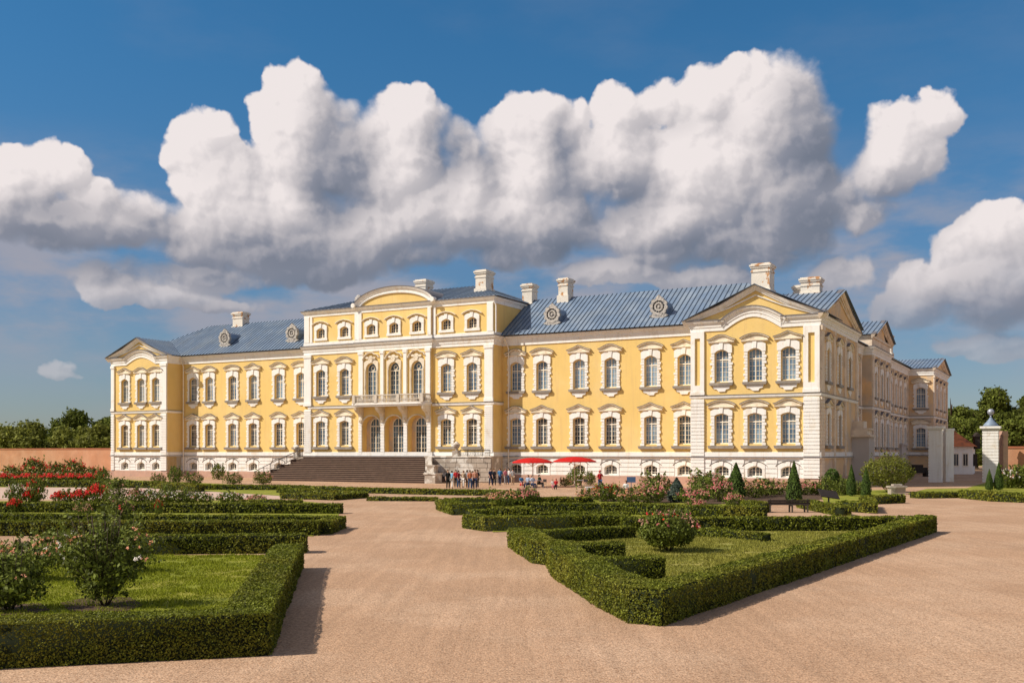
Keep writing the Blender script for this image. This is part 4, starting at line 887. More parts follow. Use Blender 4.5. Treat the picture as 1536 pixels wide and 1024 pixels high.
for px,k_,w,h,l in ((155,'red2',1.3,1.9,'red rose bush against the left corner of the palace'),(262,'plain',1.3,1.9,'green shrub at the inner corner of the left pavilion'),(238,'dusty',1.3,1.2,'dusty rose bush before the left pavilion pilaster'),(290,'dusty',1.8,1.3,'rose bush left of the small bright green shrub'),(350,'dusty',1.7,1.3,'rose bush right of the small bright green shrub'),(395,'dusty',1.6,1.4,'rose bush at the foot of the stair railing')):
    shrub(k_,px,726,w,h,l,'rose bushes before the left wing')
shrub('plain',327,719,1.5,2.0,'small bright green shrub before the left wing','rose bushes before the left wing','shrub','shrub')
GJ='rose bushes along the far left hedge'
for px,k_,w,h,l in ((25,'white',1.1,1.5,'pale rose bush left of the first tall red one'),(55,'red2',1.0,1.9,'tall red rose bush by the pale walk near the picture edge'),(22,'redlow',.7,.9,'red rose cluster in front of the long hedge at far left'),(48,'redlow',.9,1.1,'low red rose bush under the tall one'),(95,'redlow',1.2,1.0,'low red rose bush left of the big red cluster'),(120,'redlow',1.0,1.1,'small red rose bush touching the big red cluster'),(146,'redlow',1.3,1.5,'big bright red rose cluster in the middle of the left bed'),(205,'pink',.9,1.2,'pink rose bush right of the big red cluster'),(225,'white',1.1,1.1,'white rose bush at the end of the pale walk'),(262,'white',1.5,1.0,'white flowering bush left of the low pink roses'),(300,'white',1.4,.9,'low white and pink rose bush in the middle of the far left hedge'),(345,'white',1.5,.9,'low white rose bush right of the middle of the far left hedge'),(385,'pink',1.1,.7,'low pink rose bush near the right end of the far left hedge'),(250,'plain',.9,1.3,'tall green shrub among the white roses'),(280,'plain',.8,1.1,'second green shrub among the white roses')):
    shrub(k_,px,756 if k_!='redlow' or px!=22 else 768,w,h,l,GJ)
shrub('red',238,775,.35,1.0,'small red rose spray between the long left hedges',GJ)
shrub('dusty',125,778,.7,.9,'faded rose bush between the second and third long left hedges',GJ)
GK='rose bushes of the right garden border'
for px,py,k_,w,h,l in ((757,760,'peach',1.6,1.15,'peach rose bush nearest the central path'),(790,758,'pink',1.3,1.25,'pink rose bush right of the peach one by the central path'),(735,758,'peach',.8,.9,'small peach rose bush on the hedge stub'),(882,756,'peach',1.3,1.15,'peach rose bush at the left end of the far border'),(905,752,'red2',1.6,1.3,'red and pink rose bush near the left end of the far border'),(922,752,'red',.7,1.3,'small bright red rose bush in the far border'),(945,756,'peach',1.7,1.2,'peach rose bush left of the person in white'),(975,754,'pink',1.9,1.35,'pink rose bush in the far border left of the blue grey conifer'),(985,746,'dusty',2.0,1.9,'tall dry looking rose bush behind the pink one'),(1040,756,'pink',1.8,1.2,'pink rose bush just right of the blue grey conifer'),(1058,748,'plain',1.8,1.6,'fresh green shrub between the conifer and the first cone tree'),(1062,742,'dusty',2.4,2.0,'rose bush with dull pink blooms behind the fresh green shrub'),(1080,752,'pink',1.5,1.8,'pink rose bush at the left foot of the tallest cone tree'),(1100,760,'pink',1.0,1.0,'low magenta rose bush before the tallest cone tree'),(1130,746,'peach',1.8,1.5,'peach rose bush between the two front cone trees'),(1150,744,'dusty',1.7,1.4,'dull rose bush between the two front cone trees, right one'),(1165,742,'peach',1.6,1.2,'rose bush behind the long dark bench'),(1208,742,'pink',1.6,1.2,'pink rose bush right of the second cone tree'),(1045,768,'pink',.9,.9,'small pink rose bush behind the big round one'),(1225,742,'red2',1.2,1.1,'red rose bush by the palace corner')):
    shrub(k_,px,py,w,h,l,GK)
for px,py,w,h,l in ((1240,743,1.2,1.5,'green shrub at the right palace corner'),(1256,741,1.3,1.6,'leafy shrub right of the palace corner below the round topped bush'),(1267,742,1.2,1.3,'low shrub between the topiary and the slim cone tree'),(1288,742,1.2,1.1,'low shrub between the two slim cone trees')):
    shrub('plain',px,py,w,h,l,'green shrubs at the palace corner','shrub','shrub')
for px,k_,w,h,l in ((1512,'white',1.6,2.0,'white flowering bush before the right brick wall'),(1530,'plain',2.0,2.2,'green shrub before the right brick wall'),(1510,'plain',1.0,1.5,'small green shrub right of the slim cone trees'),(1545,'plain',2.0,2.0,'green shrub cut by the right edge of the picture')):
    shrub(k_,px,732,w,h,l,'bushes before the right brick wall','shrub','shrub')
shrub('plain',863,728,1.6,1.7,'bright green shrub beside the parasols at the palace foot','plants at the palace foot','shrub','shrub')
shrub('plain',885,727,1.0,1.4,'dark little shrub right of the bright green one','plants at the palace foot','shrub','shrub')
shrub('dusty',848,729,1.0,.9,'low flowering plant left of the bright green shrub','plants at the palace foot','plant','plant')
def cone_mesh(ma,r=.5,h=2.,n=2600,leaf=.05,belly=.25,top=.06):
    t=np.random.rand(n)**.8; a=np.random.rand(n)*2*PI
    rad=r*np.clip(np.minimum(1,(t/belly)**.5*.25+.75)*(1-np.clip((t-.12)/.88,0,1)**1.5)+top*(1-t),0,1)
    rad*=1+.10*np.sin(a*5+t*9)*.6+np.random.normal(0,.05,n)
    P=np.stack([rad*np.cos(a),rad*np.sin(a),t*h+.05],1); Nn=np.stack([np.cos(a),np.sin(a),np.full(n,.35)],1)
    v,f=leafquads(P,Nn,leaf,.6)
    m=MB(); m.lathe(0,0,[(r*.12,0),(r*.8,.15),(r*.9,h*.12),(r*.72,h*.45),(r*.42,h*.75),(.02,h*.97)],12); q=[x for x in m.f if len(x)==4]
    V=np.concatenate([np.array(m.v),v]); Fq=np.concatenate([np.array(q),f+len(m.v)]); mi=np.ones(len(Fq)); mi[:len(q)]=0
    return np_mesh('cone',V,Fq,[M['core'],ma],midx=mi)
CONE=cone_mesh(M['thuja']); CONE2=cone_mesh(M['spruce'],.5,2.,1800,.06)
def cone(px,py,wpx,hpx,label,me_=None,name='cone_topiary',cat='topiary'):
    x,y=G(px,py); w=wpx*y/F; h=hpx*y/F; o=inst(name,me_ or CONE,None,(x,y,0),random.random()*3,(w,w,h/2)); return tag(o,label,cat,'clipped cone trees')
cone(1104,748,27,53,'broad clipped cone tree among the roses left of the dark bench'); cone(1191,757,23,64,'tall clipped cone tree standing behind the dark bench')
cone(1277,744,14,46,'slim cone tree in front of the grey gateway, left one'); cone(1299,745,15,43,'slim cone tree right of the grey gateway')
cone(1484,735,11,31,'smaller of two cone trees at the foot of the right gate pillar'); cone(1498,735,13,41,'taller of two cone trees at the foot of the right gate pillar')
cone(1015,753,28,36,'blunt blue grey conifer in the rose border',CONE2,'conifer','conifer')
x,y=G(1248,741); o=bpy.data.objects.new('round_topiary',shrub_mesh('round_topiary',1500,.6,.55,.75,1.4,.07,M['thuja'],[],.05,2,.1,.8)); COL.objects.link(o); o.location=(x,y,0); tag(o,'round topped dark bush at the right palace corner','topiary')
x,y=G(1331,738); o=bpy.data.objects.new('round_shrub',shrub_mesh('round_shrub',5200,2.2,2.0,1.35,1.75,.085,M['leafc'],[],.05,9,.25,.55,20)); COL.objects.link(o); o.location=(x,y,0); tag(o,'large round olive green shrub before the side wing','shrub')
# stone block by the shrub
m=MB(); m.box(-.6,.6,-.4,.4,0,.55); m.box(-.7,.7,-.5,.5,.55,.7); m.box(-.35,.35,-.3,.3,.7,.85); o=m.build('stone_block',M['stone'],loc=(*G(1345,741),0)); tag(o,'grey stone block at the foot of the large round shrub','stone block')

# grass blades on the two lawns, as one uncountable thing each
def inpoly(x,y,poly):
    c=False; n=len(poly)
    for i in range(n):
        x1,y1=poly[i]; x2,y2=poly[i-1]
        if (y1>y)!=(y2>y) and x<(x2-x1)*(y-y1)/(y2-y1)+x1: c=not c
    return c
def blades(poly,cnt,ma,label,hgt=.05,clump=.5):
    xs=[p[0] for p in poly]; ys=[p[1] for p in poly]; P=[]
    while len(P)<cnt:
        y=min(ys)+(max(ys)-min(ys))*random.random()**1.5; x=random.uniform(min(xs),max(xs))
        if inpoly(x,y,poly) and mnoise.noise(Vector((x*1.3,y*1.3,0)))>-.35: P.append((x,y))
    P=np.array(P); n=len(P); a=np.random.rand(n)*2*PI; d=np.linalg.norm(P,axis=1); w=np.maximum(.005,.55*d/1028.); h=hgt*np.random.uniform(.6,1.6,n)
    nz=np.array([mnoise.noise(Vector((p[0]*.8,p[1]*.8,3))) for p in P]); h*=(1+.8*nz)
    U=np.stack([np.cos(a),np.sin(a),0*a],1)*w[:,None]; B0=np.stack([P[:,0],P[:,1],np.full(n,.012)],1); lean=np.stack([np.random.normal(0,.4,n),np.random.normal(0,.4,n),np.ones(n)],1)*h[:,None]
    V=np.stack([B0-U,B0+U,B0+lean],1).reshape(-1,3); o=bpy.data.objects.new('grass',np_mesh('grass',V,np.arange(3*n).reshape(n,3),ma)); COL.objects.link(o); tag(o,label,'grass',kind='stuff')
blades([(-10.5,17),(-5.0,18.2),(-6.9,31),(-7.6,34.8),(-19,34.8)],60000,M['blade'],'short bright green grass of the near left lawn')
blades([(1.9,28.5),(2.9,21.6),(17.6,45),(5,45),(.9,37.5),(1.2,33)],60000,M['bladedry'],'short dry yellowish grass of the right lawn',.055)

# ================================================================== TREES
def tree(x,y,h,r,label,lm,group,n=5200,leaf=.33,trunk=.3,zc=.6,crown_lo=.22):
    o=empty('tree',(x,y,0),0,label,'tree',group)
    m=MB(); tr=[(0,0,0),(.2,.1,h*.25),(0,.2,h*.5),(.1,0,h*.8)]; m.tube(tr,[trunk,trunk*.8,trunk*.55,trunk*.2],7)
    for k_ in range(8):
        a=k_*2.4; z=h*(.25+.06*k_); m.tube([(0,0,z),(math.cos(a)*r*.4,math.sin(a)*r*.4,z+h*.1),(math.cos(a)*r*.75,math.sin(a)*r*.75,z+h*.2)],[trunk*.4,trunk*.25,trunk*.08],5)
    m.build('trunk',M['bark'],o)
    nc=26; V=[];Fs=[];base=0
    for c in range(nc):
        a=random.random()*2*PI; t=random.random(); z=h*(crown_lo+(1-crown_lo-.12)*t); rr_=r*(math.sin(PI*min(1,(t*.8+.18)))**.7)*random.uniform(.3,.85)
        cx,cy=math.cos(a)*rr_,math.sin(a)*rr_; cr=r*random.uniform(.32,.52)
        P,Nn=blobcloud(n//nc,cr,cr,cr*.8,0,.45,.45); P+=np.array([cx,cy,z+cr*.2]); v,f=leafquads(P,Nn,leaf,.8); V.append(v);Fs.append(f+base);base+=len(v)
    ob=bpy.data.objects.new('crown',np_mesh('crown',np.concatenate(V),np.concatenate(Fs),lm)); COL.objects.link(ob); ob.parent=o
    return o
def treepx(px,dep,topy,wpx,label,lm,group,**k): 
    x,y=AT(px,dep); h=EYE+(HZ-topy)*dep/F; tree(x,y,h*1.0,wpx*dep/F/2,label,lm,group,**k)
GT='trees beyond the left brick wall'
for px,ty,w,d,l in ((8,642,46,262,'tree at the left picture edge beyond the brick wall'),(-20,645,60,250,'tree mostly cut by the left picture edge'),(48,636,50,268,'wide tree second from the left picture edge'),(84,630,34,300,'narrow tree between two wide ones beyond the left wall'),(114,618,50,280,'tallest tree beyond the left brick wall'),(140,630,40,262,'tree beside the tallest one beyond the left wall'),(158,622,40,290,'tree touching the left end of the palace'),(30,648,60,230,'low bushy tree close behind the left brick wall'),(100,646,56,235,'low bushy tree in front of the tallest left tree'),(150,644,50,232,'low bushy tree beside the palace end'),(180,626,50,280,'tree hidden mostly behind the left palace end')):
    treepx(px,d,ty,w*1.35,l,M['leafc'] if d<275 else M['leafb'],GT,n=6000,leaf=.42,crown_lo=.0)
GT2='trees behind the right gate'
for px,ty,w,d,l in ((1427,582,54,215,'dark tree rising against the right end of the palace'),(1462,606,50,222,'rounded tree between the palace end and the tall one'),(1500,571,72,210,'tallest broad tree behind the right gate pillar'),(1545,585,60,220,'tree cut by the right picture edge behind the brick wall'),(1448,630,60,205,'lower tree above the cottage roof'),(1525,625,50,190,'lower tree behind the right brick wall'),(1400,600,60,235,'tree mostly hidden behind the palace end'),(1480,640,50,200,'low tree between cottage and gate pillar')):
    treepx(px,d,ty,w,l,M['leafb'],GT2,n=15000,leaf=.30,crown_lo=.04,trunk=.45)
# distant wood line so the horizon is never bare
P=[]; 
for k_ in range(300):
    a=R(-62+124*k_/300.); d=random.uniform(330,420); P.append((d*math.sin(a),d*math.cos(a)))
V=[];Fs=[];base=0
for x,y in P:
    q,nn=blobcloud(90,7,7,5.0,4.0,.4,.5); q+=np.array([x,y,0]); v,f=leafquads(q,nn,1.1,.8); V.append(v);Fs.append(f+base);base+=len(v)
o=bpy.data.objects.new('distant_wood',np_mesh('distant_wood',np.concatenate(V),np.concatenate(Fs),M['leafb'])); COL.objects.link(o); tag(o,'far low band of woodland along the horizon','woodland',kind='stuff')

# ================================================================== walls, gate pillars, cottage
def wallseg(p,q,h,label,th=.5):
    (x0,y0),(x1,y1)=p,q; l=math.hypot(x1-x0,y1-y0); o=empty('brick_wall',(x0,y0,0),math.atan2(y1-y0,x1-x0),label,'wall')
    m=MB(); m.box(0,l,-th/2,th/2,0,h-.22); m.build('brickwork',M['brick'],o); m=MB(); m.prism([(0,0),(l,0),(l,.001),(0,.001)],0,.001) if False else None
    m.T=None; m.box(-.02,l+.02,-th/2-.08,th/2+.08,h-.22,h-.12); m.box(-.02,l+.02,-th/2-.03,th/2+.03,h-.12,h); m.build('coping',M['capbrick'],o)
wallseg((-118,215),(-70.5,186.5),4.25,'long red brick garden wall left of the palace')
wallseg(AT(1511,124),(105.,100.5),4.2,'red brick garden wall right of the gate pillar')
def pillar(px0,px1,dep,label,ball=True,h=6.6,rot=0):
    x0,y=AT(px0,dep); x1,_=AT(px1,dep); w=x1-x0; w*=.86; o=empty('gate_pillar',((x0+x1)/2,y+w/2,0),PANG,label,'gate pillar','pillars of the side gate')
    m=MB(); n=17; h0=h-.5; hh=h0/n
    m.box(-w/2+.07,w/2-.07,-w/2+.07,w/2-.07,0,h0)
    for k_ in range(n): m.box(-w/2,w/2,-w/2,w/2,k_*hh,(k_+1)*hh-.08)
    m.build('shaft',M['white'],o); m=MB(); m.box(-w/2-.1,w/2+.1,-w/2-.1,w/2+.1,h0,h0+.18); m.box(-w/2-.25,w/2+.25,-w/2-.25,w/2+.25,h0+.18,h0+.42); m.build('capital',M['white'],o)
    if ball:
        m=MB(); s=w*.5
        m.lathe(0,0,[(s*1.05,h0+.42),(s*.85,h0+.70),(s*.5,h0+1.0),(s*.25,h0+1.3),(s*.12,h0+1.5)],14); m.build('cap_roof',M['roof'],o,True)
        m=MB(); m.lathe(0,0,[(.05,h0+1.45),(.12,h0+1.75)]+[(.38*math.sin(t),h0+2.10-.38*math.cos(t)) for t in np.linspace(.3,PI-.05,9)],14); m.build('finial_ball',M['metal'],o,True)
    return o
pillar(1396.5,1418,119.6,'white banded gate pillar in shade against the palace wing',False); pillar(1478.5,1504,119.6,'white banded gate pillar with a blue cap and silver ball',True)
x0,y0=AT(1419,121.5); m=MB(); m.box(0,.9,0,1.2,0,6.0); m.box(-.05,1.0,-.05,1.25,6.0,6.3); 
for k_ in range(15): m.box(-.03,.93,-.03,1.2,k_*.4,k_*.4+.34)
o=m.build('wall_pier',M['white'],loc=(x0,y0,0)); tag(o,'narrow pale pier just behind the shaded gate pillar','pier')
x0,y0=AT(1505,121.0); m=MB(); m.box(0,.55,0,1.6,0,6.0); m.box(-.05,.6,-.05,1.65,5.4,5.6); o=m.build('wall_pier',M['plinth'],loc=(x0,y0,0)); tag(o,'brown pier between the ball topped pillar and the brick wall','pier')
# cottage with hipped red tile roof
cx,cy=AT(1425,163); co_=empty('cottage',(cx,cy,0),PANG*.35,'small white cottage with a red tiled roof seen through the gate','cottage')
m=MB(); m.box(0,3.4,0,14,0,4.3); m.box(-1.2,0,2.0,14,0,4.3); m.slab([(3.4,0),(7.0,13),(7,14),(3.4,14)],0,4.1); m.box(-.1,3.5,-.1,.3,4.1,4.45); m.build('wall',M['white'],co_)
m=MB(); A=(-1.6,-.6,4.4); B=(3.9,-.6,4.4); C_=(7.8,14,4.2); D_=(-1.6,14,4.4); E1=(1.2,5,7.4); E2=(1.8,13,7.4); E0=(-1.6,6,6.6)
for f in ((A,B,E1,E0),(B,C_,E2,E1),(E0,E1,E2,D_)): m.poly(list(f))
m.prism([(0,0),(.01,0),(0,.01)],0,.01); m.build('roof',M['tile'],co_)
for a in (.9,2.3): 
    m=MB(); m.box(a-.45,a+.45,-.06,.02,1.2,3.4); w_=m.build('window',M['frame'],co_); m=MB(); m.box(a-.32,a-.04,-.09,-.055,1.4,3.2); m.box(a+.04,a+.32,-.09,-.055,1.4,3.2); m.build('glass',M['glassd'],w_)
for t in (.15,.4,.62,.82):
    bx,by=3.4+3.6*t,13*t; m=MB(); m.box(bx-.05,bx+.3,by-.6,by+.4,1.3,3.2); m.build('window',M['dark'],co_)
m=MB(); m.box(4.8,5.6,4.2,5.6,4.0,6.0); m.prism([(4.6,6.0),(5.8,6.0),(5.2,6.7)],4,5.8); m.build('roof_dormer',M['dark'],co_)

# ================================================================== street furniture
def parasol(px,py,wpx,ztop,label):
    x,y=G(px,py); r=wpx*y/F/2; o=empty('parasol',(x,y,0),.2,label,'parasol','red café parasols')
    m=MB(); n=16; 
    prof=[(r,ztop-.52),(r*.98,ztop-.44),(r*.7,ztop-.20),(r*.35,ztop-.05),(.05,ztop)]
    rings=[]
    for rr2,z in prof: rings.append([m.P((rr2*math.cos(2*PI*k_/n)*(1 if k_%2 else .96),rr2*math.sin(2*PI*k_/n)*(1 if k_%2 else .96),z)) for k_ in range(n)])
    inner=[[m.P((m.v[i][0]*.99,m.v[i][1]*.99,m.v[i][2]-.03)) for i in ring] for ring in rings]
    for Rg in (rings,inner):
        for A,B in zip(Rg,Rg[1:]):
            for k_ in range(n): m.f.append([A[k_],A[(k_+1)%n],B[(k_+1)%n],B[k_]]); m.m.append(0)
    for k_ in range(n): m.f.append([rings[0][k_],rings[0][(k_+1)%n],inner[0][(k_+1)%n],inner[0][k_]]); m.m.append(0)
    m.build('canopy',M['red'],o)
    m=MB(); m.tube([(0,0,.05),(0,0,ztop-.02)],.04,8); m.build('pole',M['frame'],o)
    m=MB(); m.box(-.4,.4,-.4,.4,0,.1); m.build('base',M['stone'],o)
    m=MB()
    for k_ in range(8): a=2*PI*k_/8; m.tube([(0,0,ztop-.9),(r*.5*math.cos(a),r*.5*math.sin(a),ztop-.2)],.015,4)
    m.build('ribs',M['frame'],o)
parasol(799,730,63,2.95,'left red parasol at the palace foot'); parasol(862,730,66,3.05,'right red parasol at the palace foot')
def table(px,py,label,rz=0):
    x,y=G(px,py); o=empty('cafe_table',(x,y,0),rz,label,'table','café tables under the parasols')
    m=MB(); m.lathe(0,0,[(.42,.71),(.45,.73),(.45,.75),(.42,.76)],16); m.build('tabletop',M['metal'],o); m=MB(); m.tube([(0,0,.03),(0,0,.72)],.035,6); m.build('post',M['iron'],o); m=MB(); m.box(-.28,.28,-.03,.03,0,.05); m.box(-.03,.03,-.28,-.031,0,.05); m.box(-.03,.03,.031,.28,0,.05); m.build('foot',M['iron'],o)
def chair(px,py,rz,label):
    x,y=G(px,py); o=empty('cafe_chair',(x,y,0),rz,label,'chair','café chairs under the parasols')
    m=MB(); m.box(-.22,.22,-.22,.22,.43,.46); m.build('seat',M['dark'],o); m=MB(); m.box(-.22,.22,.20,.23,.60,.88); m.tube([(-.2,.21,.44),(-.2,.215,.9)],.013,4); m.tube([(.2,.21,.44),(.2,.215,.9)],.013,4); m.build('backrest',M['dark'],o)
    for sx in(-1,1):
        for sy in(-1,1): m=MB(); m.tube([(.23*sx,.23*sy,0),(.19*sx,.19*sy,.44)],.014,4); m.build('leg',M['metal'],o)
table(806,731,'round café table under the left parasol'); table(872,731,'round café table under the right parasol')
chair(798,732,.4,'café chair left of the table under the left parasol'); chair(815,732,-.8,'café chair right of the table under the left parasol'); chair(880,732,2.6,'café chair by the table under the right parasol')
# bench, long and dark, seen from behind
x,y=G(1181,768); o=empty('garden_bench',(x,y,0),R(3),'long dark wooden bench between the right beds','bench')
for j in range(4): 
    m=MB(); m.box(-1.25,1.25,-.26+j*.14,-.26+j*.14+.11,.44,.48); m.build('seat_slat',M['dark'],o)
m=MB(); [m.box(-1.25,1.25,-.33-.02*j,-.30-.02*j,.5+j*.13,.5+j*.13+.11) for j in range(2)]; m.build('backrest',M['dark'],o)
for s in (-1.1,0.2,1.1):
    m=MB(); m.box(s-.04,s+.04,-.32,-.24,0,.8); m.box(s-.04,s+.04,.2,.28,0,.44); m.box(s-.035,s+.035,-.24,.2,.36,.43); m.build('leg',M['iron'],o)
x,y=G(1243,764); o=empty('information_board',(x,y,0),R(12),'dark slanted board on a single post between bench and palace corner','board')
m=MB(); m.tube([(0,0,0),(0,0,.85)],.05,6); m.build('post',M['iron'],o)
m=MB(lambda a,d,z:(a,d,z)); m.f=[]; m.slab([(-.62,-.35),(.62,-.35),(.62,.35),(-.62,.35)],-.03,.03); b=m.build('panel',M['dark'],o); b.location=(0,0,.95); b.rotation_euler=(R(38),R(8),0)
# old cart / stacked crates by the far wing
m=MB(); m.box(-1.2,1.2,-.5,.5,.5,1.3); m.box(-1.3,-.9,-.6,.6,0,.9); m.box(.9,1.3,-.6,.6,0,.9); m.box(-.8,.6,-.4,.4,1.3,1.7); x,y=AT(1377,148); o=m.build('covered_cart',M['dark'],loc=(x,y,0)); tag(o,'dark covered cart parked below the far wing window','cart')
# low white kayak-like bench lying near the seated person
m=MB(); m.box(-.9,.9,-.22,.22,.38,.46); m.box(-.8,-.66,-.2,.2,0,.38); m.box(.66,.8,-.2,.2,0,.38); x,y=G(893,737.5); o=m.build('low_bench',M['white'],loc=(x,y,0)); tag(o,'low white bench left of the person in red','bench')

# ================================================================== PEOPLE
def skin_obj(name,verts,edges,radii,ma,parent,root=0,sub=1):
    me_=bpy.data.meshes.new(name); me_.from_pydata(verts,edges,[]); o=bpy.data.objects.new(name,me_); COL.objects.link(o)
    sm=o.modifiers.new('s','SKIN'); sm.use_smooth_shade=True; sv=me_.skin_vertices[0].data if me_.skin_vertices else None
    if sv is None:
        bm=bmesh.new(); bm.from_mesh(me_); bm.verts.layers.skin.verify(); bm.to_mesh(me_); bm.free(); sv=me_.skin_vertices[0].data
    for i,r in enumerate(radii): sv[i].radius=(r,r) if not isinstance(r,tuple) else r; sv[i].use_root=(i==root)
    ss=o.modifiers.new('u','SUBSURF'); ss.levels=sub; ss.render_levels=sub
    dg=bpy.context.evaluated_depsgraph_get(); ev=o.evaluated_get(dg); nm=bpy.data.meshes.new_from_object(ev); 
    bpy.data.objects.remove(o); nm.materials.clear(); nm.materials.append(ma); q=bpy.data.objects.new(name,nm); COL.objects.link(q); q.parent=parent; return q
CL_={}
def cloth(c):
    if c not in CL_: CL_[c]=mat('cloth %d %d %d'%tuple(int(x*255) for x in c),c,.85,.08,4)
    return CL_[c]
def person(loc,rz,label,shirt,trs,hair,h=1.7,pose='stand',walk=.0,skirt=False,hat=None,group='visitors in front of the palace'):
    o=empty('person',(loc[0],loc[1],0),rz,label,'person',group); s=h/1.72
    sit=pose=='sit'
    hz=.48 if sit else .93
    J={}
    J['pel']=(0,0,hz); J['wst']=(0,-.0,hz+.16); J['chs']=(0,.01,hz+.40); J['nkb']=(0,.0,hz+.53); J['nk']=(0,-.01,hz+.60); J['hd']=(0,-.03,hz+.70); J['tp']=(0,-.02,hz+.79)
    V=[];Ed=[];Rd=[]
    def a(p,r,to=None): V.append(tuple(c*s for c in p)); Rd.append(r*s if not isinstance(r,tuple) else (r[0]*s,r[1]*s)); i=len(V)-1; (Ed.append((to,i)) if to is not None else None); return i
    p=a(J['pel'],(.15,.10)); w=a(J['wst'],(.13,.09),p); c=a(J['chs'],(.16,.10),w); nb=a(J['nkb'],(.11,.075),c); nk=a(J['nk'],.05,nb); hd=a(J['hd'],(.078,.092),nk); tp=a(J['tp'],(.06,.07),hd)
    a((0,-.115,hz+.685),.013,hd)                                  # nose
    arms=[];legs=[]
    for sd in (-1,1):
        ph=walk*sd
        sh=a((.18*sd,0,hz+.49),.05,nb)
        if pose=='arms' and sd==1: el=(.26*sd,-.08,hz+.30); wr=(.20*sd,-.24,hz+.42)
        elif sit: el=(.23*sd,-.06,hz+.24); wr=(.16*sd,-.28,hz+.16)
        else: el=(.23*sd,.02+.12*ph,hz+.22); wr=(.24*sd,-.06+.25*ph,hz-.02)
        e=a(el,.038,sh); wv=a(wr,.027,e); d=np.array(wr)-np.array(el); d/=np.linalg.norm(d); pm=a(tuple(np.array(wr)+d*.07),.026,wv)
        for f in range(4): off=np.array((.006*sd,(f-1.5)*.018,0)); t=a(tuple(np.array(wr)+d*.12+off),.008,pm); a(tuple(np.array(wr)+d*(.15+.01*(f in(1,2)))+off+np.array((-.012*sd,-.008,0))),.007,t)
        t=a(tuple(np.array(wr)+d*.05+np.array((-.01*sd,-.04,0))),.010,wv); a(tuple(np.array(wr)+d*.09+np.array((-.012*sd,-.05,0))),.008,t)
        arms.append((sh,e,wv))
        hp=a((.09*sd,0,hz-.04),.085,p)
        if sit: kn=(.11*sd,-.42,hz+.01); an=(.11*sd,-.44,.08)
        else: kn=(.10*sd,-.05-.16*ph,.49); an=(.10*sd,.0-.26*ph+(.0),.08)
        k_=a(kn,.055,hp); an_=a(an,.036,k_); a((an[0],an[1]-.14,.035),.032,an_); legs.append((hp,k_,an_))
    skin_obj('body',V,Ed,Rd,M['skin'],o)
    # shirt: torso and sleeves
    def sub(idx,ed,rad,name,ma): skin_obj(name,[V[i] for i in idx],ed,rad,ma,o)
    g=1.16*s; i0=[p,w,c,nb,arms[0][0],arms[0][1],arms[1][0],arms[1][1]]
    sub(i0,[(0,1),(1,2),(2,3),(3,4),(4,5),(3,6),(6,7)],[(.16*g,.115*g),(.145*g,.105*g),(.165*g,.115*g),(.10*g,.085*g),.062*g,.052*g,.062*g,.052*g],'shirt',cloth(shirt))
    if skirt:
        m=MB(); m.lathe(0,0 if not sit else -.15*s,[(.15*s,hz*s+.08*s),(.2*s,hz*s-.1*s),(.27*s,hz*s-.45*s if not sit else .2*s)],14); m.build('skirt',cloth(trs),o,True)
    else:
        i1=[p,legs[0][0],legs[0][1],legs[0][2],legs[1][0],legs[1][1],legs[1][2]]
        sub(i1,[(0,1),(1,2),(2,3),(0,4),(4,5),(5,6)],[(.155*g,.11*g),.098*g,.068*g,.055*g,.098*g,.068*g,.055*g],'trousers',cloth(trs))
    H=np.array(J['hd'])*s
    skin_obj('hair',[(0,.0,H[2]+.02*s),(0,.02*s,H[2]+.07*s),(0,.05*s,H[2]-.02*s)],[(0,1),(0,2)],[(.088*s,.09*s),(.07*s,.075*s),(.07*s,.06*s)],cloth(hair),o)
    for sd in (-1,1):
        m=MB(); y0=V[legs[0 if sd<0 else 1][2]]; m.lathe(y0[0],y0[1]-.05*s,[(.05*s,0),(.055*s,.04*s),(.04*s,.09*s)],8); m.build('shoe',M['dark'],o)
    if hat: m=MB(); m.lathe(0,-.02*s,[(.15*s,H[2]+.08*s),(.15*s,H[2]+.09*s),(.09*s,H[2]+.1*s),(.08*s,H[2]+.19*s)],12); m.build('hat',cloth(hat),o)
    return o
NAVY=(.02,.03,.08);BLK=(.015,.015,.018);REDC=(.5,.02,.025);WHT=(.75,.73,.7);BLU=(.05,.20,.42);JEAN=(.06,.10,.2);ORG=(.6,.2,.1);GRY=(.3,.3,.32);BRN=(.12,.06,.03);BEI=(.5,.38,.26);HB=(.04,.025,.015);HL=(.25,.14,.06);SKY=(.2,.45,.65);PNK=(.6,.2,.25)
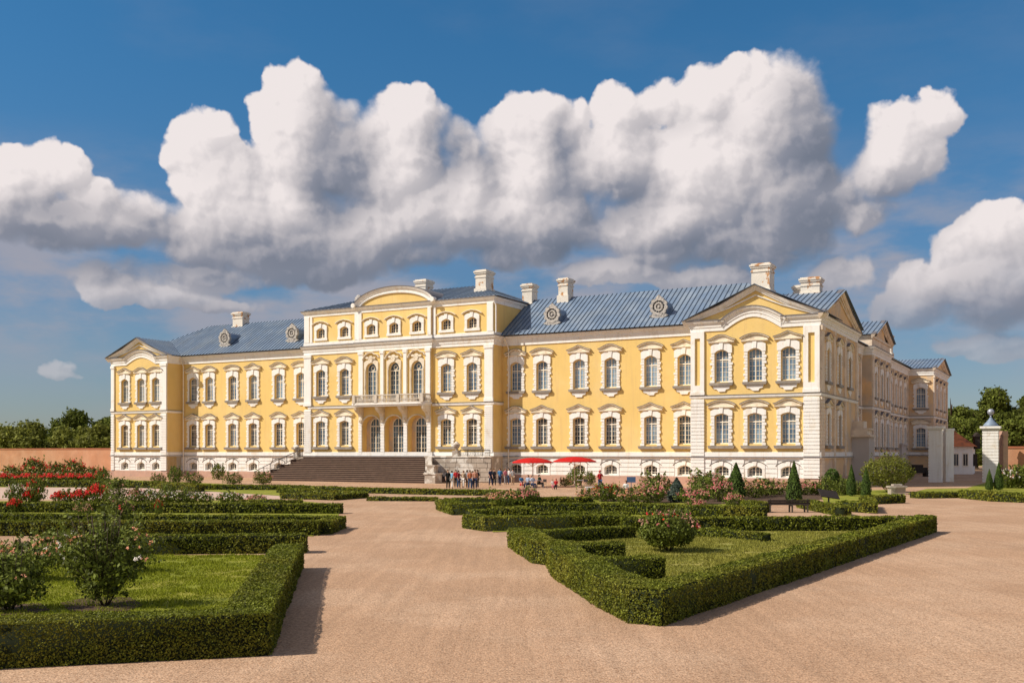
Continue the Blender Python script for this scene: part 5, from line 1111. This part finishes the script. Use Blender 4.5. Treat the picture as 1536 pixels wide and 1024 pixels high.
ppl=[(672,733,.3,'person in a long dark coat at the left end of the crowd',BLK,BLK,HL,1.78,'stand',.2),
(678,732,2.,'person in a pale blue top beside the dark coat',SKY,WHT,HB,1.68,'stand',.1),
(684,731,.1,'person in a red jacket near the left of the crowd',REDC,BLK,HB,1.72,'stand',.5),
(688,731.5,1.,'person in dark red behind the red jacket',(.25,.03,.04),JEAN,HB,1.66,'arms',.2),
(695,731,-.4,'person in a cream top in the middle of the crowd',BEI,WHT,HL,1.65,'stand',.4),
(701,731,2.8,'person in grey near the middle of the crowd',GRY,BRN,HB,1.7,'stand',.2),
(705,733,.2,'person in an orange top and jeans in the crowd',ORG,JEAN,HB,1.74,'stand',.3),
(709,732,1.2,'person in white beside the orange top',WHT,NAVY,HL,1.66,'arms',.2),
(712.5,733,.1,'person in a salmon top and dark trousers at the right of the crowd',(.6,.28,.2),NAVY,HB,1.8,'stand',.4),
(716,731.5,-.5,'person dressed in black at the right end of the crowd',BLK,BLK,HB,1.75,'stand',.1),
(736,728,.5,'left one of two people in navy walking together',NAVY,NAVY,HB,1.74,'stand',.6),
(741,728,.5,'right one of two people in navy walking together',(.03,.035,.05),BLK,HL,1.7,'stand',.4),
(750,727.5,-.3,'person in a bright blue jacket left of the parasols',BLU,NAVY,HB,1.76,'stand',.3),
(758,726,.8,'person in a pink top near the left parasol',PNK,GRY,HL,1.66,'arms',.1),
(763,726,-1.,'person in a white shirt next to the left parasol',WHT,JEAN,HB,1.7,'stand',.2),
(769,727,.3,'person in pale grey beneath the edge of the left parasol',(.5,.5,.5),BEI,HB,1.68,'stand',.1),
(782,731,.4,'person in a blue top with a red skirt under the left parasol',BLU,REDC,HB,1.6,'sit',.0),
(792,732,-.6,'person in white and blue seated under the left parasol',(.35,.45,.6),NAVY,HL,1.7,'sit',.0),
(799,733,.5,'person in a pale blue shirt seated right of the table leg',(.45,.55,.7),NAVY,HB,1.72,'sit',.0),
(809,731,.9,'person in a dark green top seated under the middle of the left parasol',(.05,.08,.05),BLK,HB,1.7,'sit',.0),
(829,733,.2,'small person in white crouched right of the left parasol',WHT,PNK,HL,1.2,'sit',.0),
(834,734,-.2,'small person in red and black beside the one in white',REDC,BLK,(.5,.06,.03),1.35,'sit',.0),
(900,735,.2,'person in bright red standing by the low white bench',REDC,JEAN,(.4,.03,.03),1.75,'arms',.2),
(939,744,-.3,'person in white among the far roses holding something blue',WHT,BEI,HL,1.65,'sit',.0)]
for px,py,rz,l,s_,t_,h_,hh,ps,wk in ppl:
    person(G(px,py),rz,l,s_,t_,h_,hh,ps,wk,skirt=('skirt' in l),hat=REDC if px==900 else None)
x,y=G(943,744); m=MB(); m.tube([(0,0,0),(0,0,1.15)],.03,5); m.box(-.35,.35,-.03,.03,1.1,1.55); m.box(-.3,.3,-.05,.05,.5,.6); o=m.build('easel',cloth((.12,.2,.35)),loc=(x+.2,y,0)); tag(o,'small blue easel beside the seated person in white','easel')

# ================================================================== SKY AND LIGHT
SUN_EL=R(43); sx,sy=-.975,-.222           # towards the sun
sv=Vector((sx*math.cos(SUN_EL),sy*math.cos(SUN_EL),math.sin(SUN_EL))).normalized()
ld_=bpy.data.lights.new('sun','SUN'); ld_.energy=5.0; ld_.angle=R(.5); ld_.color=(1,.91,.79); so=bpy.data.objects.new('sun',ld_); COL.objects.link(so); so.rotation_euler=sv.to_track_quat('Z','Y').to_euler()
w=bpy.data.worlds.new('World'); sc.world=w; w.use_nodes=True; nt=w.node_tree; N=nt.nodes; L=nt.links; bg=N['Background']; bg.inputs['Strength'].default_value=.1
sky=N.new('ShaderNodeTexSky'); sky.sky_type='NISHITA'; sky.sun_disc=False; sky.sun_elevation=SUN_EL; sky.sun_rotation=math.atan2(sx,sy); sky.air_density=1.0; sky.dust_density=.4; sky.ozone_density=3.0
def val(x):
    return x
def MN(op,a,b=None,c=None,clamp=False,tree=None):
    n=(tree or nt).nodes.new('ShaderNodeMath'); n.operation=op; n.use_clamp=clamp
    for i,x in enumerate((a,b,c)):
        if x is None: continue
        if isinstance(x,(int,float)): n.inputs[i].default_value=x
        else: (tree or nt).links.new(x,n.inputs[i])
    return n.outputs[0]
def VN(op,a,b=None,c=None,sc_=None,tree=None):
    n=(tree or nt).nodes.new('ShaderNodeVectorMath'); n.operation=op
    for i,x in enumerate((a,b,c)):
        if x is None: continue
        if isinstance(x,tuple): n.inputs[i].default_value=x
        else: (tree or nt).links.new(x,n.inputs[i])
    if sc_ is not None:
        if isinstance(sc_,(int,float)): n.inputs['Scale'].default_value=sc_
        else: (tree or nt).links.new(sc_,n.inputs['Scale'])
    return n
def MR(x,a,b,c=0.,d=1.,smooth=True,tree=None):
    n=(tree or nt).nodes.new('ShaderNodeMapRange'); n.interpolation_type='SMOOTHSTEP' if smooth else 'LINEAR'
    (tree or nt).links.new(x,n.inputs[0]); n.inputs[1].default_value=a; n.inputs[2].default_value=b; n.inputs[3].default_value=c; n.inputs[4].default_value=d; return n.outputs[0]
def AE(px,py):
    s=(px-768)/F; t=(HZ-py)/F; return (math.atan(s),math.atan(t/math.sqrt(1+s*s)))
BL=[(45,265,58,44),(100,262,36,32),(12,300,70,48),(150,308,52,36),(215,318,42,36),(100,335,140,36),
(312,215,52,50),(275,225,28,30),(335,290,72,78),(438,140,50,42),(400,150,22,26),(450,215,72,80),(525,178,32,28),(505,235,55,60),(400,330,112,74),(300,345,62,52),(450,375,150,52),(150,412,34,22),(195,426,48,28),(165,440,46,22),(255,446,64,20),(335,458,50,12),
(612,185,60,50),(560,195,40,42),(598,255,76,80),(690,225,36,36),(700,300,82,70),(640,320,90,60),(690,350,90,40),
(795,178,56,44),(748,210,36,40),(800,260,85,80),(858,195,34,38),(930,172,42,42),(925,245,66,62),(790,330,110,62),
(1000,148,38,34),(1060,155,55,48),(1100,115,28,24),(1150,110,46,38),(1188,122,34,34),(1150,200,94,88),(1070,260,112,90),(1010,325,100,56),(1170,300,86,92),(880,352,56,26),(960,352,80,34),(1120,365,110,34),
(1343,190,40,34),(1405,180,34,32),(1345,235,62,50),(1300,270,55,36),(1260,300,44,30),(1290,325,60,26),
(1490,352,52,38),(1445,378,46,34),(1536,372,50,60),(1420,425,72,36),(1500,430,100,56),(1370,455,60,30),(1262,415,50,28),(1500,520,80,20),
(535,255,36,56),(560,345,76,44),(610,382,80,24),(745,380,60,22),(1000,382,80,24),(300,415,90,26),(930,408,110,20),(1050,418,90,20),(72,556,12,8),(88,551,14,12),(104,548,11,10),(96,560,24,6)]
grp=bpy.data.node_groups.new('cloudfield','ShaderNodeTree'); grp.interface.new_socket('P',in_out='INPUT',socket_type='NodeSocketVector'); grp.interface.new_socket('H',in_out='OUTPUT',socket_type='NodeSocketFloat'); grp.interface.new_socket('A',in_out='OUTPUT',socket_type='NodeSocketFloat'); grp.interface.new_socket('W',in_out='OUTPUT',socket_type='NodeSocketVector')
gi=grp.nodes.new('NodeGroupInput'); go=grp.nodes.new('NodeGroupOutput'); P0=gi.outputs[0]
def gnoise(scale,det,seed,out='Color',rough=.55):
    n=grp.nodes.new('ShaderNodeTexNoise'); n.inputs['Scale'].default_value=scale; n.inputs['Detail'].default_value=det; n.inputs['Roughness'].default_value=rough
    a=VN('ADD',P0,(seed,seed*.7,seed*1.3),tree=grp); grp.links.new(a.outputs[0],n.inputs['Vector']); return n.outputs[out]
wv=VN('SUBTRACT',gnoise(16,5,1.7),(.5,.5,.5),tree=grp).outputs[0]
Pw=VN('MULTIPLY_ADD',wv,(.030,.030,0),P0,tree=grp).outputs[0]
acc=None
for (px,py,rx,ry) in BL:
    a,e=AE(px,py); kx=1/(rx*1.04/F); ky=1/(ry*1.04/F); Rr=math.sqrt(rx*ry)/F
    q=VN('MULTIPLY_ADD',Pw,(kx,ky,0),(-a*kx,-e*ky,0),tree=grp).outputs[0]
    d=VN('DOT_PRODUCT',q,q,tree=grp).outputs['Value']; hgt=MN('MULTIPLY_ADD',d,-Rr*.75,Rr*.75,tree=grp); hgt=MN('MAXIMUM',hgt,-.03,tree=grp)
    acc=hgt if acc is None else MN('SMOOTH_MAX',acc,hgt,.012,tree=grp)
# billows: rounded lumps at three sizes
bil=None
Pb=VN('MULTIPLY_ADD',VN('SUBTRACT',gnoise(60,3,4.1),(.5,.5,.5),tree=grp).outputs[0],(.012,.012,0),Pw,tree=grp).outputs[0]
for scale,amp,seed in ((26,.0120,.3),(62,.0042,2.1),(140,.0018,5.3)):
    v=grp.nodes.new('ShaderNodeTexVoronoi'); v.voronoi_dimensions='2D'; v.feature='SMOOTH_F1'; v.inputs['Scale'].default_value=scale; v.inputs['Smoothness'].default_value=.35
    a_=VN('ADD',Pb,(seed,seed,0),tree=grp); grp.links.new(a_.outputs[0],v.inputs['Vector'])
    t=MN('MULTIPLY_ADD',v.outputs['Distance'],-amp*1.6,amp*.7,tree=grp); bil=t if bil is None else MN('ADD',bil,t,tree=grp)
hf=MN('ADD',acc,bil,tree=grp); hf=MN('ADD',hf,MN('MULTIPLY_ADD',gnoise(120,6,7.7,'Fac',.62),.0045,-.0022,tree=grp),tree=grp)
grp.links.new(hf,go.inputs[0]); grp.links.new(acc,go.inputs[1]); grp.links.new(Pw,go.inputs[2])
tc=N.new('ShaderNodeTexCoord'); sep=N.new('ShaderNodeSeparateXYZ'); L.new(tc.outputs['Generated'],sep.inputs[0])
az=MN('ARCTAN2',sep.outputs[0],sep.outputs[1]); el=MN('ARCSINE',sep.outputs[2]); cmb=N.new('ShaderNodeCombineXYZ'); L.new(az,cmb.inputs[0]); L.new(el,cmb.inputs[1])
def field(off):
    g_=N.new('ShaderNodeGroup'); g_.node_tree=grp; L.new(VN('ADD',cmb.outputs[0],off).outputs[0],g_.inputs[0]); return g_.outputs
f0=field((0,0,0)); f1=field((-.0050,.0050,0)); f2=field((-.022,.030,0)); h0=f0[0]
# shadowed masses of the cloud bank
DK=[(120,350,170,34),(520,235,48,90),(470,385,190,42),(250,400,130,26),(1215,230,60,130),(1100,378,190,34),(620,385,170,36),(215,330,40,30),(845,240,22,60),(860,370,80,30),(1310,300,70,40),(1480,470,130,34),(250,330,22,30),(720,380,90,40),(930,300,60,40),(680,225,36,50),(1200,330,80,60),(60,320,90,24),(500,300,36,60),(730,240,24,50),(905,330,40,30)]
dk=None
for (px,py,rx,ry) in DK:
    a_,e_=AE(px,py); kx=1/(rx*1.25/F); ky=1/(ry*1.25/F)
    q=VN('MULTIPLY_ADD',f0[2],(kx,ky,0),(-a_*kx,-e_*ky,0)).outputs[0]
    d=MN('EXPONENT',MN('MULTIPLY',VN('DOT_PRODUCT',q,q).outputs['Value'],-1.1)); dk=d if dk is None else MN('MAXIMUM',dk,d) if False else MN('SMOOTH_MAX',dk,d,.15)
amin=MN('MULTIPLY_ADD',dk,-.010,.0002); amax=MN('MULTIPLY_ADD',dk,.016,.0042)
am=N.new('ShaderNodeMapRange'); am.interpolation_type='SMOOTHSTEP'; L.new(h0,am.inputs[0]); L.new(amin,am.inputs[1]); L.new(amax,am.inputs[2]); alpha=MN('MULTIPLY',am.outputs[0],MR(el,.05,.19,.45,1.0))
l1=MR(MN('SUBTRACT',h0,f1[0]),-.0050,.0056,0,1,False); l2=MR(MN('SUBTRACT',f0[1],f2[1]),-.040,.036,0,1,False)
lum=MN('ADD',MN('MULTIPLY',l1,.22),MN('MULTIPLY',l2,.54)); lum=MN('ADD',lum,MN('MULTIPLY_ADD',dk,-.44,.40))
low=MR(el,.12,.24,.72,1.0); lum2=MN('MULTIPLY',lum,low)
cr=N.new('ShaderNodeValToRGB'); L.new(lum2,cr.inputs[0]); cr.color_ramp.interpolation='LINEAR'; e=cr.color_ramp.elements
e[0].position=.05; e[0].color=(.135,.165,.225,1); e[1].position=.98; e[1].color=(.86,.79,.78,1)
x=e.new(.30); x.color=(.25,.265,.325,1); x=e.new(.60); x.color=(.50,.475,.50,1)
cc=VN('SCALE',cr.outputs[0],sc_=10.).outputs[0]
# the clear sky: Nishita, deepened as through a polariser and dulled by haze low down
tm=N.new('ShaderNodeMix'); tm.data_type='RGBA'; L.new(MR(el,.0,.42),tm.inputs[0]); tm.inputs[6].default_value=(.56,.60,.70,1); tm.inputs[7].default_value=(.32,.78,.98,1)
tint=N.new('ShaderNodeVectorMath'); tint.operation='MULTIPLY'; L.new(sky.outputs[0],tint.inputs[0]); L.new(tm.outputs[2],tint.inputs[1])
def thin(scale,lo,hi,amt,off,band):
    n=N.new('ShaderNodeTexNoise'); n.inputs['Scale'].default_value=scale; n.inputs['Detail'].default_value=7; n.inputs['Roughness'].default_value=.55
    L.new(VN('MULTIPLY_ADD',cmb.outputs[0],(1,2.6,0),off).outputs[0],n.inputs['Vector']); return MN('MULTIPLY',MR(n.outputs['Fac'],lo,hi,0,amt),band)
band=MN('MULTIPLY',MR(el,.03,.14),MR(el,.16,.30,1.0,.0))
hz1=thin(7,.38,.62,.85,(3.1,1.2,0),band); hz2=thin(4,.45,.75,.25,(0,5,0),MR(el,.0,.3,1,.4))
mx0=N.new('ShaderNodeMix'); mx0.data_type='RGBA'; L.new(hz2,mx0.inputs[0]); L.new(tint.outputs[0],mx0.inputs[6]); mx0.inputs[7].default_value=(3.6,3.5,4.0,1)
mx1=N.new('ShaderNodeMix'); mx1.data_type='RGBA'; L.new(hz1,mx1.inputs[0]); L.new(mx0.outputs[2],mx1.inputs[6]); mx1.inputs[7].default_value=(3.7,3.6,4.1,1)
mx=N.new('ShaderNodeMix'); mx.data_type='RGBA'; L.new(alpha,mx.inputs[0]); L.new(mx1.outputs[2],mx.inputs[6]); L.new(cc,mx.inputs[7]); L.new(mx.outputs[2],bg.inputs['Color'])
# rest of the sky, unseen: cloud added to make the ambient light less blue
bg2=N.new('ShaderNodeBackground'); bg2.inputs['Strength'].default_value=.1
n=N.new('ShaderNodeTexNoise'); n.inputs['Scale'].default_value=2.6; n.inputs['Detail'].default_value=6; L.new(VN('MULTIPLY',tc.outputs['Generated'],(1,1,1.7)).outputs[0],n.inputs['Vector'])
mb=N.new('ShaderNodeMix'); mb.data_type='RGBA'; L.new(MR(n.outputs['Fac'],.42,.58),mb.inputs[0]); L.new(mx0.outputs[2],mb.inputs[6]); mb.inputs[7].default_value=(5.6,4.9,4.5,1); L.new(mb.outputs[2],bg2.inputs['Color'])
ins=MN('MULTIPLY',MN('LESS_THAN',MN('ABSOLUTE',az),.72),MN('MULTIPLY',MN('LESS_THAN',el,.50),MN('GREATER_THAN',el,-.01)))
ms=N.new('ShaderNodeMixShader'); L.new(ins,ms.inputs[0]); L.new(bg2.outputs[0],ms.inputs[1]); L.new(bg.outputs[0],ms.inputs[2]); L.new(ms.outputs[0],N['World Output'].inputs['Surface'])
try: w.cycles.sampling_method='MANUAL'; w.cycles.sample_map_resolution=256
except Exception: pass
# ================================================================== CAMERA
cd=bpy.data.cameras.new('camera'); cd.lens=F/1536*36; cd.sensor_width=36; cd.sensor_fit='HORIZONTAL'; cd.shift_y=(HZ-512)/1536; cd.clip_end=6000; cd.clip_start=.1
cam=bpy.data.objects.new('camera',cd); COL.objects.link(cam); cam.location=(0,0,EYE); cam.rotation_euler=(R(90),0,0); sc.camera=cam
sc.view_settings.view_transform='Standard'; sc.view_settings.look='None'; sc.view_settings.exposure=0; sc.view_settings.gamma=1
sc.cycles.max_bounces=6; sc.cycles.transparent_max_bounces=4
